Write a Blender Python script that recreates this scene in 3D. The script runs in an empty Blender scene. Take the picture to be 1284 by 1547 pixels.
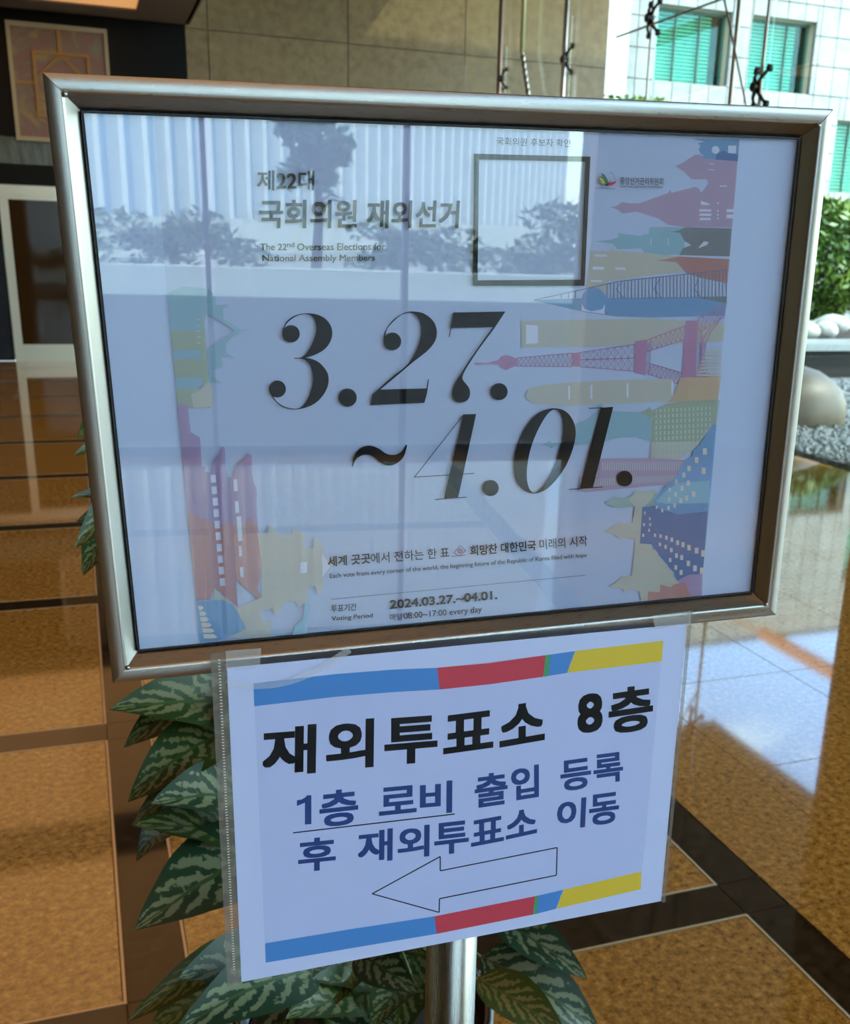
import bpy, bmesh, math, random
import numpy as np
from mathutils import Vector, Matrix
from mathutils.geometry import tessellate_polygon
random.seed(7)
S = bpy.context.scene
COL = S.collection
# ------------------------------------------------------------------ camera
FX, PX, PY = 1573.5, 709.0, 905.6           # focal length and principal point in photo pixels (1284 x 1547)
CR = Vector((0.93996565, -0.340212, 0.02683975)).normalized()
CF = Vector((0.33126429, 0.89067942, -0.3113746)).normalized()
CU = CR.cross(CF).normalized()
CC = Vector((0, 0, 1.45))
cam = bpy.data.cameras.new('camera'); co = bpy.data.objects.new('camera', cam); COL.objects.link(co)
cam.sensor_fit = 'HORIZONTAL'; cam.sensor_width = 36; cam.lens = FX*36/1284
cam.shift_x = (642-PX)/1284; cam.shift_y = (PY-773.5)/1284
cam.clip_start = 0.02; cam.clip_end = 500
M = Matrix((CR, CU, -CF)).transposed().to_4x4(); M.translation = CC
co.matrix_world = M
cam.dof.use_dof = True; cam.dof.focus_distance = 0.70; cam.dof.aperture_fstop = 22.0
S.camera = co
# ------------------------------------------------------------------ world, sun, lamps, exposure
S.view_settings.view_transform = 'Standard'; S.view_settings.look = 'None'
S.view_settings.gamma = 1; S.view_settings.use_curve_mapping = False
S.view_settings.exposure = 0.24
SKY = 1.02; SUN = 4.2; WARM = 0.05
W = bpy.data.worlds.new('world'); S.world = W; W.use_nodes = True
nt = W.node_tree; nt.nodes.clear()
def N(nt, t, **k):
    n = nt.nodes.new(t)
    for a, b in k.items():
        if a.startswith('i_'): n.inputs[a[2:].replace('_', ' ')].default_value = b
        else: setattr(n, a, b)
    return n
sky = N(nt, 'ShaderNodeTexSky', sky_type='NISHITA', sun_disc=False, sun_elevation=math.radians(52), sun_rotation=math.radians(118))
tc = N(nt, 'ShaderNodeTexCoord'); mp = N(nt, 'ShaderNodeMapping'); mp.inputs['Scale'].default_value = (1, 1, 2.6)
nz = N(nt, 'ShaderNodeTexNoise'); nz.inputs['Scale'].default_value = 2.3; nz.inputs['Detail'].default_value = 6; nz.inputs['Roughness'].default_value = .55
cr = N(nt, 'ShaderNodeValToRGB'); cr.color_ramp.elements[0].position = .44; cr.color_ramp.elements[1].position = .60
mx = N(nt, 'ShaderNodeMixRGB'); mx.inputs[2].default_value = (7.0, 6.9, 6.4, 1)
bg = N(nt, 'ShaderNodeBackground'); bg.inputs[1].default_value = SKY; out = N(nt, 'ShaderNodeOutputWorld')
lk = nt.links.new
lk(tc.outputs['Generated'], mp.inputs[0]); lk(mp.outputs[0], nz.inputs['Vector']); lk(nz.outputs[0], cr.inputs[0])
lk(cr.outputs[0], mx.inputs[0]); lk(sky.outputs[0], mx.inputs[1]); gm = N(nt, 'ShaderNodeMixRGB', blend_type='MULTIPLY'); gm.inputs[0].default_value = 1; gm.inputs[2].default_value = (.90, .98, 1.14, 1); lk(mx.outputs[0], gm.inputs[1]); lk(gm.outputs[0], bg.inputs[0]); lk(bg.outputs[0], out.inputs[0])
sl = bpy.data.lights.new('sun', 'SUN'); sl.energy = SUN; sl.angle = .01; sl.color = (1, .96, .88)
so = bpy.data.objects.new('sun', sl); COL.objects.link(so)
so.rotation_euler = Vector((-.72, .38, -.95)).to_track_quat('-Z', 'Y').to_euler()
def area(name, loc, sx, sy, e, col, d=(0, 0, -1)):
    l = bpy.data.lights.new(name, 'AREA'); l.shape = 'RECTANGLE'; l.size = sx; l.size_y = sy; l.energy = e; l.color = col
    o = bpy.data.objects.new(name, l); COL.objects.link(o); o.location = loc
    o.rotation_euler = Vector(d).to_track_quat('-Z', 'Y').to_euler(); return o
area('ceiling_lamp_light', (-1.3, 6.2, 4.1), 2.4, 8, 170*WARM, (1, .58, .25))
area('rear_lobby_light', (-1.5, 11.3, 4.1), 2.2, 4.5, 60*WARM, (1, .66, .34))
# ------------------------------------------------------------------ materials
def mat(name, col=(.5, .5, .5), rough=.5, metal=0., **k):
    m = bpy.data.materials.new(name); m.use_nodes = True
    b = m.node_tree.nodes['Principled BSDF']
    b.inputs['Base Color'].default_value = (*col, 1); b.inputs['Roughness'].default_value = rough; b.inputs['Metallic'].default_value = metal
    for a, v in k.items(): b.inputs[a].default_value = v
    return m
def bsdf(m): return m.node_tree.nodes['Principled BSDF']
def noise_col(m, cols, scale, pos=(.3, .7), detail=6, rough=.6, stretch=(1, 1, 1), coord='Object', bump=0, obj_rand=0.):
    t = m.node_tree; b = bsdf(m); l = t.links.new
    tc = N(t, 'ShaderNodeTexCoord'); mp = N(t, 'ShaderNodeMapping'); mp.inputs['Scale'].default_value = stretch
    nz = N(t, 'ShaderNodeTexNoise'); nz.inputs['Scale'].default_value = scale; nz.inputs['Detail'].default_value = detail; nz.inputs['Roughness'].default_value = rough
    r = N(t, 'ShaderNodeValToRGB')
    while len(r.color_ramp.elements) < len(cols): r.color_ramp.elements.new(.5)
    for i, c in enumerate(cols):
        e = r.color_ramp.elements[i]; e.position = pos[0]+(pos[1]-pos[0])*i/(len(cols)-1); e.color = (*c, 1)
    l(tc.outputs[coord], mp.inputs[0]); l(mp.outputs[0], nz.inputs['Vector']); l(nz.outputs[0], r.inputs[0])
    src = r.outputs[0]
    if obj_rand:
        oi = N(t, 'ShaderNodeObjectInfo'); ml = N(t, 'ShaderNodeMapRange'); ml.inputs['To Min'].default_value = 1-obj_rand; ml.inputs['To Max'].default_value = 1+obj_rand
        l(oi.outputs['Random'], ml.inputs[0]); vm = N(t, 'ShaderNodeVectorMath', operation='SCALE'); l(src, vm.inputs[0]); l(ml.outputs[0], vm.inputs['Scale']); src = vm.outputs[0]
    l(src, b.inputs['Base Color'])
    if bump:
        bp = N(t, 'ShaderNodeBump'); bp.inputs['Strength'].default_value = bump; bp.inputs['Distance'].default_value = .01
        l(nz.outputs[0], bp.inputs['Height']); l(bp.outputs[0], b.inputs['Normal'])
    return m
def glass_mat(name, tint, ior=1.5, boost=1.0, rough=0.0):
    m = bpy.data.materials.new(name); m.use_nodes = True; t = m.node_tree; t.nodes.clear(); l = t.links.new
    f0 = ((ior-1)/(ior+1))**2
    ge = N(t, 'ShaderNodeNewGeometry'); dt = N(t, 'ShaderNodeVectorMath', operation='DOT_PRODUCT'); l(ge.outputs['Incoming'], dt.inputs[0]); l(ge.outputs['Normal'], dt.inputs[1])
    ab = N(t, 'ShaderNodeMath', operation='ABSOLUTE'); l(dt.outputs['Value'], ab.inputs[0])
    om = N(t, 'ShaderNodeMath', operation='SUBTRACT'); om.inputs[0].default_value = 1; l(ab.outputs[0], om.inputs[1])
    p5 = N(t, 'ShaderNodeMath', operation='POWER'); l(om.outputs[0], p5.inputs[0]); p5.inputs[1].default_value = 5
    f = N(t, 'ShaderNodeMath', operation='MULTIPLY_ADD'); l(p5.outputs[0], f.inputs[0]); f.inputs[1].default_value = 1-f0; f.inputs[2].default_value = f0
    tr = N(t, 'ShaderNodeBsdfTransparent'); tr.inputs[0].default_value = (*tint, 1)
    g = N(t, 'ShaderNodeBsdfGlossy'); g.inputs['Roughness'].default_value = rough
    mx = N(t, 'ShaderNodeMixShader'); o = N(t, 'ShaderNodeOutputMaterial')
    mu = N(t, 'ShaderNodeMath', operation='MULTIPLY', use_clamp=True); mu.inputs[1].default_value = boost
    l(f.outputs[0], mu.inputs[0]); l(mu.outputs[0], mx.inputs[0]); l(tr.outputs[0], mx.inputs[1]); l(g.outputs[0], mx.inputs[2]); l(mx.outputs[0], o.inputs[0])
    return m
def brushed(name, col, rough, vec=(1, 1, 60), scale=18):
    m = mat(name, col, rough, 1.0); t = m.node_tree; b = bsdf(m); l = t.links.new
    tc = N(t, 'ShaderNodeTexCoord'); mp = N(t, 'ShaderNodeMapping'); mp.inputs['Scale'].default_value = vec
    nz = N(t, 'ShaderNodeTexNoise'); nz.inputs['Scale'].default_value = scale; nz.inputs['Detail'].default_value = 5
    mr = N(t, 'ShaderNodeMapRange'); mr.inputs['To Min'].default_value = rough-.04; mr.inputs['To Max'].default_value = rough+.06
    bp = N(t, 'ShaderNodeBump'); bp.inputs['Strength'].default_value = .015; bp.inputs['Distance'].default_value = .001
    l(tc.outputs['Object'], mp.inputs[0]); l(mp.outputs[0], nz.inputs['Vector']); l(nz.outputs[0], mr.inputs[0]); l(mr.outputs[0], b.inputs['Roughness'])
    l(nz.outputs[0], bp.inputs['Height']); l(bp.outputs[0], b.inputs['Normal'])
    return m
def transl(name, col, a, rough=.5):
    if 'skyline' in name: a *= .72; col = tuple(.58*c+.42*k for c, k in zip(col, (.46, .52, .72)))
    m = mat(name, col, rough); bsdf(m).inputs['Alpha'].default_value = a; return m
G = {}
G['stone'] = noise_col(mat('honey granite', rough=.07), [(.04, .014, .002), (.25, .108, .017), (.40, .185, .036), (.60, .32, .08)], 48, (.36, .66), 8, .85, obj_rand=.07)
bsdf(G['stone']).inputs['IOR'].default_value = 2.1; bsdf(G['stone']).inputs['Roughness'].default_value = .045
G['band'] = noise_col(mat('dark granite band', rough=.08), [(.008, .004, .002), (.026, .014, .006), (.046, .026, .012)], 30, (.3, .75))
bsdf(G['band']).inputs['IOR'].default_value = 1.55; bsdf(G['band']).inputs['Roughness'].default_value = .045
G['trim'] = mat('brass floor strip', (.62, .44, .24), .35, .6)
G['grout'] = mat('joint filler', (.12, .075, .035), .6)
G['wallstone'] = noise_col(mat('tan wall granite', rough=.35), [(.17, .10, .035), (.22, .14, .055), (.27, .175, .075)], 9, (.3, .7), obj_rand=.06)
G['black'] = mat('black lacquered wall panel', (.003, .0025, .002), .35, **{'Specular IOR Level': .15})
G['ceil'] = mat('grey brown ceiling paint', (.17, .12, .085), .8)
G['door_metal'] = brushed('satin door metal', (.62, .58, .46), .30, (60, 60, 1))
G['door_glass'] = mat('brown tinted door glass', (.030, .013, .004), .04, **{'Specular IOR Level': .22})
G['sfv'] = brushed('brushed stainless upright grain', (.38, .37, .345), .30, (90, 90, 2))
G['sfh'] = brushed('brushed stainless level grain', (.40, .39, .365), .28, (2, 90, 90))
G['polev'] = brushed('brushed stainless tube', (.34, .33, .31), .27, (60, 60, 1.5))
G['glass'] = glass_mat('curtain wall glass', (.86, .95, .90), 1.5, 1.3)
G['cover'] = glass_mat('poster cover glass', (1, 1, 1), 1.5, 2.2)
G['rod'] = mat('steel rod', (.35, .30, .24), .35, .8)
G['fit'] = mat('dark spider fitting', (.02, .014, .012), .4, .5)
G['white_stone'] = noise_col(mat('white cladding stone', rough=.6), [(.27, .285, .26), (.35, .36, .33), (.39, .40, .37)], 2.2, (.3, .7), obj_rand=.06)
G['reveal'] = mat('window reveal render', (.40, .36, .27), .8)
G['win_glass'] = glass_mat('green window glass', (.50, .86, .76), 1.5, 1.0)
G['blind'] = mat('window blind', (.92, .95, .90), .5)
G['dark_in'] = mat('dark room behind window', (.012, .035, .03), .8)
G['mull'] = mat('green window frame', (.05, .13, .10), .4)
G['plaza'] = noise_col(mat('plaza paving', rough=.55), [(.34, .33, .31), (.46, .45, .42)], 1.5)
G['concrete'] = noise_col(mat('pale render', rough=.8), [(.68, .67, .60), (.80, .79, .72)], 2)
G['gravel'] = noise_col(mat('grey gravel', rough=.9), [(.05, .06, .065), (.16, .18, .19), (.32, .34, .35)], 14, (.3, .7))
G['pebble'] = noise_col(mat('grey pebble', rough=.7), [(.04, .05, .05), (.13, .15, .155), (.28, .30, .31)], 12, (.25, .75))
G['boulder'] = noise_col(mat('brown boulder', rough=.5), [(.06, .043, .022), (.10, .075, .042), (.14, .10, .06)], 3, (.3, .7), bump=.1)
G['darkwall'] = noise_col(mat('dark granite with painted shade', rough=.8), [(.008, .006, .004), (.02, .016, .011)], 20)  # near black tone includes the shade under the planter coping
G['coping'] = noise_col(mat('grey planter coping', rough=.3), [(.22, .24, .24), (.32, .34, .34)], 20)
G['hedge'] = noise_col(mat('hedge leaf', rough=.45), [(.035, .085, .010), (.09, .17, .02), (.24, .33, .045)], 1.6, (.3, .7), coord='Object')
G['tree'] = noise_col(mat('tree leaf', rough=.5), [(.03, .06, .015), (.07, .11, .03), (.12, .15, .05)], 1.2, (.3, .7))
G['bark'] = noise_col(mat('bark', rough=.9), [(.06, .04, .025), (.14, .10, .07)], 12)
G['orange'] = mat('orange painted steel', (.85, .26, .07), .45)
G['fin'] = mat('white facade fin', (.92, .90, .88), .45)
G['fglass'] = mat('blue facade glass', (.42, .60, .80), .35, 0)
G['whiterock'] = noise_col(mat('pale rock', rough=.8), [(.28, .27, .24), (.55, .53, .48)], 6)
G['stem'] = noise_col(mat('green plant stem', rough=.5), [(.05, .09, .02), (.14, .17, .05)], 20)
G['pot'] = mat('dark glazed planter', (.02, .016, .013), .25)
G['soil'] = noise_col(mat('soil', rough=1), [(.02, .012, .008), (.05, .03, .02)], 30)
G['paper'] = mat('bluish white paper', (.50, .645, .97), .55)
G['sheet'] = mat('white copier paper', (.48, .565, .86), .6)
G['ink'] = mat('black ink', (.005, .006, .009), .6, **{'Specular IOR Level': .2})
G['ink2'] = mat('dark grey ink', (.020, .024, .030), .5)
G['blueink'] = mat('deep blue ink', (.006, .040, .20), .5)
for nm, c in dict(bar_blue=(.05, .22, .60), bar_red=(.50, .04, .075), bar_green=(.05, .28, .12), bar_yellow=(.62, .47, .035)).items(): G[nm] = mat(nm.replace('_', ' ')+' print', c, .55)
G['sleeve'] = transl('clear plastic sleeve', (.42, .43, .47), .16, .12)
G['sleeve_edge'] = transl('sleeve binding strip', (.20, .185, .17), .62, .25)
G['perf'] = mat('sleeve weld dots', (.62, .58, .50), .3)
G['tape'] = transl('clear tape', (.70, .74, .78), .30, .10)
# leaf with pale feathered pattern
def leaf_mat(name, dark, pale, mid, k):
    m = mat(name, rough=.42); t = m.node_tree; b = bsdf(m); l = t.links.new
    uv = N(t, 'ShaderNodeUVMap'); sp = N(t, 'ShaderNodeSeparateXYZ'); l(uv.outputs[0], sp.inputs[0])
    def ma(op, a, bb=None, c=None):
        n = N(t, 'ShaderNodeMath', operation=op)
        for i, v in enumerate((a, bb, c)):
            if v is None: continue
            if isinstance(v, (int, float)): n.inputs[i].default_value = v
            else: l(v, n.inputs[i])
        return n.outputs[0]
    av = ma('ABSOLUTE', ma('SUBTRACT', sp.outputs[1], .5)); av2 = ma('MULTIPLY', av, 2.0)
    oi = N(t, 'ShaderNodeObjectInfo')
    tc = N(t, 'ShaderNodeTexCoord'); ad = N(t, 'ShaderNodeVectorMath', operation='ADD'); l(tc.outputs['Object'], ad.inputs[0])
    cx = N(t, 'ShaderNodeCombineXYZ'); l(ma('MULTIPLY', oi.outputs['Random'], 37.0), cx.inputs[0]); l(cx.outputs[0], ad.inputs[1])
    nz = N(t, 'ShaderNodeTexNoise'); nz.inputs['Scale'].default_value = 9; nz.inputs['Detail'].default_value = 4; l(ad.outputs[0], nz.inputs['Vector'])
    nz2 = N(t, 'ShaderNodeTexNoise'); nz2.inputs['Scale'].default_value = 30; nz2.inputs['Detail'].default_value = 3; l(ad.outputs[0], nz2.inputs['Vector'])
    ph = ma('SUBTRACT', sp.outputs[0], ma('MULTIPLY', av2, .30))
    ph = ma('ADD', ph, ma('MULTIPLY', ma('SUBTRACT', nz.outputs[0], .5), .16))
    wv = ma('SINE', ma('MULTIPLY', ph, k))
    wv = ma('ADD', ma('MULTIPLY', wv, .75), ma('MULTIPLY', ma('SUBTRACT', nz2.outputs[0], .5), 4.0))
    edge = ma('MULTIPLY', ma('POWER', av2, 5.0), -3.0); wv = ma('ADD', wv, edge)
    r = N(t, 'ShaderNodeMapRange', interpolation_type='SMOOTHSTEP'); r.inputs[1].default_value = -.25; r.inputs[2].default_value = .15; l(wv, r.inputs[0])
    m1 = N(t, 'ShaderNodeMixRGB'); m1.inputs[1].default_value = (*dark, 1); m1.inputs[2].default_value = (*pale, 1); l(r.outputs[0], m1.inputs[0])
    md = N(t, 'ShaderNodeMapRange'); md.inputs[1].default_value = .035; md.inputs[2].default_value = .07; md.inputs[3].default_value = 1; md.inputs[4].default_value = 0; l(av2, md.inputs[0])
    m2 = N(t, 'ShaderNodeMixRGB'); m2.inputs[2].default_value = (*mid, 1); l(md.outputs[0], m2.inputs[0]); l(m1.outputs[0], m2.inputs[1])
    l(m2.outputs[0], b.inputs['Base Color'])
    b.inputs['Specular IOR Level'].default_value = .22
    return m
LEAFM = [leaf_mat('silver striped leaf', (.014, .036, .007), (.115, .125, .055), (.03, .06, .012), 46),
         leaf_mat('grey mottled leaf', (.012, .034, .016), (.125, .15, .085), (.03, .06, .02), 38),
         leaf_mat('olive striped leaf', (.03, .042, .005), (.13, .10, .028), (.06, .06, .015), 50)]
# ------------------------------------------------------------------ geometry helpers
def link(name, verts, faces, m, parent=None, smooth=False, origin=None, uvs=None):
    me = bpy.data.meshes.new(name)
    if origin is not None:
        ox, oy, oz = origin; verts = [(v[0]-ox, v[1]-oy, v[2]-oz) for v in verts]
    me.from_pydata([tuple(v) for v in verts], [], faces); me.materials.append(m)
    if uvs is not None:
        ul = me.uv_layers.new(name='UVMap')
        for li, lp in enumerate(me.loops): ul.data[li].uv = uvs[lp.vertex_index]
    if smooth:
        me.polygons.foreach_set('use_smooth', [True]*len(me.polygons))
    me.update()
    o = bpy.data.objects.new(name, me); COL.objects.link(o)
    if parent is not None: o.parent = parent
    if origin is not None and parent is None: o.location = origin
    return o
def child(name, verts, faces, m, root, **k):
    """mesh given in world coordinates, parented to root (root unrotated)"""
    return link(name, [(v[0]-root.location.x, v[1]-root.location.y, v[2]-root.location.z) for v in verts], faces, m, root, **k)
def box(x0, x1, y0, y1, z0, z1):
    v = [(x, y, z) for z in (z0, z1) for y in (y0, y1) for x in (x0, x1)]
    f = [(0, 2, 3, 1), (4, 5, 7, 6), (0, 1, 5, 4), (2, 6, 7, 3), (0, 4, 6, 2), (1, 3, 7, 5)]
    return v, f
def bevbox(x0, x1, y0, y1, z0, z1, b):
    """box with a chamfered top edge"""
    v = [(x0, y0, z0), (x1, y0, z0), (x1, y1, z0), (x0, y1, z0), (x0, y0, z1-b), (x1, y0, z1-b), (x1, y1, z1-b), (x0, y1, z1-b),
         (x0+b, y0+b, z1), (x1-b, y0+b, z1), (x1-b, y1-b, z1), (x0+b, y1-b, z1)]
    f = [(3, 2, 1, 0)]
    for i in range(4):
        j = (i+1) % 4; f += [(i, j, j+4, i+4), (i+4, j+4, j+8, i+8)]
    return v, f+[(8, 9, 10, 11)]
def merge(parts):
    V, F = [], []
    for v, f in parts:
        o = len(V); V += [tuple(p) for p in v]; F += [tuple(i+o for i in q) for q in f]
    return V, F
def tube(pts, r, n=10, cap=True):
    pts = [Vector(p) for p in pts]; rs = r if isinstance(r, (list, tuple)) else [r]*len(pts)
    V, F = [], []; up = None
    for i, p in enumerate(pts):
        d = (pts[min(i+1, len(pts)-1)]-pts[max(i-1, 0)]).normalized()
        if up is None: up = d.orthogonal().normalized()
        up = (up-d*up.dot(d)).normalized(); s = d.cross(up)
        for k in range(n):
            a = 2*math.pi*k/n; V.append(p+(up*math.cos(a)+s*math.sin(a))*rs[i])
    for i in range(len(pts)-1):
        for k in range(n): F.append((i*n+k, i*n+(k+1) % n, (i+1)*n+(k+1) % n, (i+1)*n+k))
    if cap: F += [tuple(range(n))[::-1], tuple((len(pts)-1)*n+k for k in range(n))]
    return V, F
def lathe(prof, n=32, c=(0, 0)):
    V = [(c[0]+r*math.cos(2*math.pi*k/n), c[1]+r*math.sin(2*math.pi*k/n), z) for r, z in prof for k in range(n)]
    F = [(i*n+k, i*n+(k+1) % n, (i+1)*n+(k+1) % n, (i+1)*n+k) for i in range(len(prof)-1) for k in range(n)]
    return V, F
def ico(c, r, sub=1, sc=(1, 1, 1), jit=0):
    bm = bmesh.new(); bmesh.ops.create_icosphere(bm, subdivisions=sub, radius=1)
    V = []
    for v in bm.verts:
        k = 1+random.uniform(-jit, jit); V.append((c[0]+v.co.x*r*sc[0]*k, c[1]+v.co.y*r*sc[1]*k, c[2]+v.co.z*r*sc[2]*k))
    F = [tuple(v.index for v in f.verts) for f in bm.faces]; bm.free(); return V, F
def empty(name, loc, label=None, cat=None, group=None, kind=None):
    o = bpy.data.objects.new(name, None); COL.objects.link(o); o.location = loc; o.empty_display_size = .1
    tag(o, label, cat, group, kind); return o
def tag(o, label=None, cat=None, group=None, kind=None):
    for k, v in (('label', label), ('category', cat), ('group', group), ('kind', kind)):
        if v: o[k] = v
    return o
def struct(name, vf, m, label, cat, origin=None, **k):
    v, f = vf
    o = link(name, v, f, m, origin=origin, **k); return tag(o, label, cat, kind='structure')
def foliage(c, rad, n, size, rnd, fill=.55):
    V, F = [], []
    for i in range(n):
        while True:
            p = Vector((rnd.uniform(-1, 1), rnd.uniform(-1, 1), rnd.uniform(-1, 1)))
            if fill < p.length < 1: break
        q = Vector((c[0]+p.x*rad[0], c[1]+p.y*rad[1], c[2]+p.z*rad[2]))
        a = Vector((rnd.gauss(0, 1), rnd.gauss(0, 1), rnd.gauss(0, .6))).normalized(); b = a.orthogonal().normalized()
        b = (b*math.cos(i)+a.cross(b)*math.sin(i)); s = size*rnd.uniform(.6, 1.3); o = len(V)
        V += [q-a*s, q+b*s*.42+a*s*.1, q+a*s, q-b*s*.42+a*s*.1]; F += [(o, o+1, o+2, o+3)]
    return V, F
# ------------------------------------------------------------------ floor
FLOOR_X0, FLOOR_X1, FLOOR_Y0, FLOOR_Y1 = -9.0, 5.36, -5.5, 15.2
floor = struct('floor', box(FLOOR_X0, FLOOR_X1, FLOOR_Y0, FLOOR_Y1, -.10, -.003), G['grout'], 'polished honey granite lobby floor with dark stone bands', 'floor')
PER = 1.386; BX0, BY0 = -.02, 1.740          # a band starts at BX0 (x) and at BY0 (y); band .125 wide
BW = .125
FX0 = 1.483                                  # plain tile field right of the last band
far_t, far_b, far_tr = [], [], []
def slab(x0, x1, y0, y1, near):
    x1 = min(x1, FLOOR_X1); y1 = min(y1, FLOOR_Y1); x0 = max(x0, FLOOR_X0); y0 = max(y0, FLOOR_Y0)
    if x1-x0 < .02 or y1-y0 < .02: return
    vf = bevbox(x0+.0012, x1-.0012, y0+.0012, y1-.0012, -.003, 0, .0008)
    if near:
        cx, cy = (x0+x1)/2, (y0+y1)/2
        o = link('stone_tile', [(a-cx, b-cy, c) for a, b, c in vf[0]], vf[1], G['stone'], floor); o.location = (cx, cy, 0)
    else: far_t.append(vf)
def band(x0, x1, y0, y1, near):
    x1 = min(x1, FLOOR_X1); y1 = min(y1, FLOOR_Y1); x0 = max(x0, FLOOR_X0); y0 = max(y0, FLOOR_Y0)
    if x1-x0 < .02 or y1-y0 < .02: return
    vf = bevbox(x0+.001, x1-.001, y0+.001, y1-.001, -.003, 0, .0006)
    if near:
        cx, cy = (x0+x1)/2, (y0+y1)/2
        o = link('border_tile', [(a-cx, b-cy, c) for a, b, c in vf[0]], vf[1], G['band'], floor); o.location = (cx, cy, 0)
    else: far_b.append(vf)
def strips(x0, x1, y0, y1, near):
    w = .006
    for q in ((x0, x1, y0, y0+w), (x0, x1, y1-w, y1), (x0, x0+w, y0+w, y1-w), (x1-w, x1, y0+w, y1-w)):
        if q[1] > FLOOR_X1 or q[0] < FLOOR_X0 or q[3] > FLOOR_Y1 or q[2] < FLOOR_Y0: continue
        vf = box(*q, -.003, .0006)
        if near: link('brass_strip', *vf, G['trim'], floor)
        else: far_tr.append(vf)
for i in range(-8, 1):
    for j in range(-9, 11):
        cx0 = BX0+BW+PER*i; cx1 = cx0+PER-BW; cy0 = BY0+BW+PER*j; cy1 = cy0+PER-BW
        near = (-3 <= i <= 0 and -1 <= j <= 7)
        w = .007
        mx_, my_ = (cx0+cx1)/2, (cy0+cy1)/2
        for a0, a1 in ((cx0+w, mx_), (mx_, cx1-w)):
            for b0, b1 in ((cy0+w, my_), (my_, cy1-w)): slab(a0, a1, b0, b1, near)
        strips(cx0, cx1, cy0, cy1, near and i >= -1 and j <= 4)
        band(cx0, cx1, cy0-BW, cy0, near); band(cx1, cx1+BW, cy0, cy1, near); band(cx1, cx1+BW, cy0-BW, cy0, near)
xs = [FX0]+[1.80+.60*k for k in range(7)]; xs = [x for x in xs if x < FLOOR_X1]+[FLOOR_X1]
for a, b in zip(xs, xs[1:]):
    for j in range(-17, 21):
        y = 2.37+.645*j; slab(a, b, y, y+.645, -2 <= j <= 13)
for nm, lst, m, c in (('distant_tiling', far_t, G['stone'], 0), ('distant_banding', far_b, G['band'], 0), ('distant_stripping', far_tr, G['trim'], 0)):
    o = link(nm, *merge(lst), m, floor); o['kind'] = 'stuff'
# ------------------------------------------------------------------ lobby shell
YB = 15.2
wb = struct('wall_back', box(1.58, 7.55, YB+.02, YB+.45, 0, 6.2), G['grout'], 'tan granite wall at the far end of the lobby', 'wall')
for a, b in ((1.58, 1.865), (1.865, 3.70), (3.70, 5.36), (5.36, 7.55)):
    for z0, z1 in ((0, .85), (.85, 2.5), (2.5, 4.13), (4.13, 5.2), (5.2, 6.2)):
        o = link('stone_panel', *box(a+.006, b-.006, YB, YB+.03, z0+.006, z1-.006), G['wallstone'], wb)
wl = struct('wall_left', box(FLOOR_X0-.3, FLOOR_X0, FLOOR_Y0, YB+.45, 0, 4.17), G['wallstone'], 'side wall of the lobby beyond the left edge', 'wall')
# black wall with a door beneath
bw = struct('wall_recess', box(FLOOR_X0, 1.58, YB+.30, YB+.45, 0, 4.17), G['black'], 'black wall behind the lobby door', 'wall')
link('upper_panel', *box(FLOOR_X0, 1.575, YB, YB+.05, 2.74, 4.165), G['black'], bw)
tm = noise_col(mat('black glass transom with painted reflection', rough=.2), [(.035, .04, .03), (.10, .115, .085)], 2.5, (.3, .7), stretch=(6, 1, 1))  # grey green tones paint a reflection onto the black glass transom
link('transom_panel', *box(FLOOR_X0, 1.575, YB+.02, YB+.06, 2.42, 2.735), tm, bw)
link('head_panel', *box(FLOOR_X0, 1.575, YB, YB+.05, 2.18, 2.415), G['black'], bw)
d1 = empty('door_1', (-.3, YB, 0), 'pale metal framed door of brown glass at the far left', 'door', kind='structure')
child('door_header', *box(-2.6, 1.575, YB-.04, YB+.06, 2.05, 2.17), G['door_metal'], d1)
for x in (-.81, .62): child('door_stile', *box(x, x+.105, YB-.02, YB+.04, 0, 2.05), G['door_metal'], d1)
child('bottom_rail', *box(-.705, .62, YB-.02, YB+.04, 0, .215), G['door_metal'], d1)
child('top_rail', *box(-.705, .62, YB-.01, YB+.04, 2.0, 2.05), G['door_metal'], d1)
child('glass_panel', *box(-.705, .62, YB, YB+.02, .215, 2.0), G['door_glass'], d1)
child('side_panel', *box(.73, 1.575, YB, YB+.03, 0, 2.05), G['door_glass'], d1)
child('doorway_dark_panel', *box(-2.6, -.82, YB+.05, YB+.08, 0, 2.05), mat('painted doorway darkness', (.006, .009, .016), .15), d1)  # solid panel; the darkness of the opening is put into its colour
# framed artwork
am = mat('iridescent artwork', rough=.35); t_ = am.node_tree; l_ = t_.links.new; b_ = bsdf(am)
tc_ = N(t_, 'ShaderNodeTexCoord'); n1 = N(t_, 'ShaderNodeTexNoise'); n1.inputs['Scale'].default_value = 2.5; n1.inputs['Detail'].default_value = 8; n1.inputs['Distortion'].default_value = 1.5
r1 = N(t_, 'ShaderNodeValToRGB')
for p_, c_ in ((.25, (.05, .12, .05)), (.38, (.26, .16, .05)), (.47, (.16, .11, .07)), (.55, (.20, .08, .06)), (.64, (.17, .13, .09)), (.8, (.08, .18, .09))):
    e_ = r1.color_ramp.elements.new(p_); e_.color = (*c_, 1)
l_(tc_.outputs['Object'], n1.inputs['Vector']); l_(n1.outputs[0], r1.inputs[0]); l_(r1.outputs[0], b_.inputs['Base Color'])
gold = mat('orange gold strip', (.30, .14, .03), .4, .2); pale = mat('pale art border', (.34, .26, .15), .4)
aw = empty('framed_artwork', (.04, YB, 2.70), 'square shimmering brown artwork high on the black wall above the door', 'artwork')
child('art_panel', *box(-.51, .60, YB-.05, YB-.01, 2.71, 4.0), am, aw)
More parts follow.
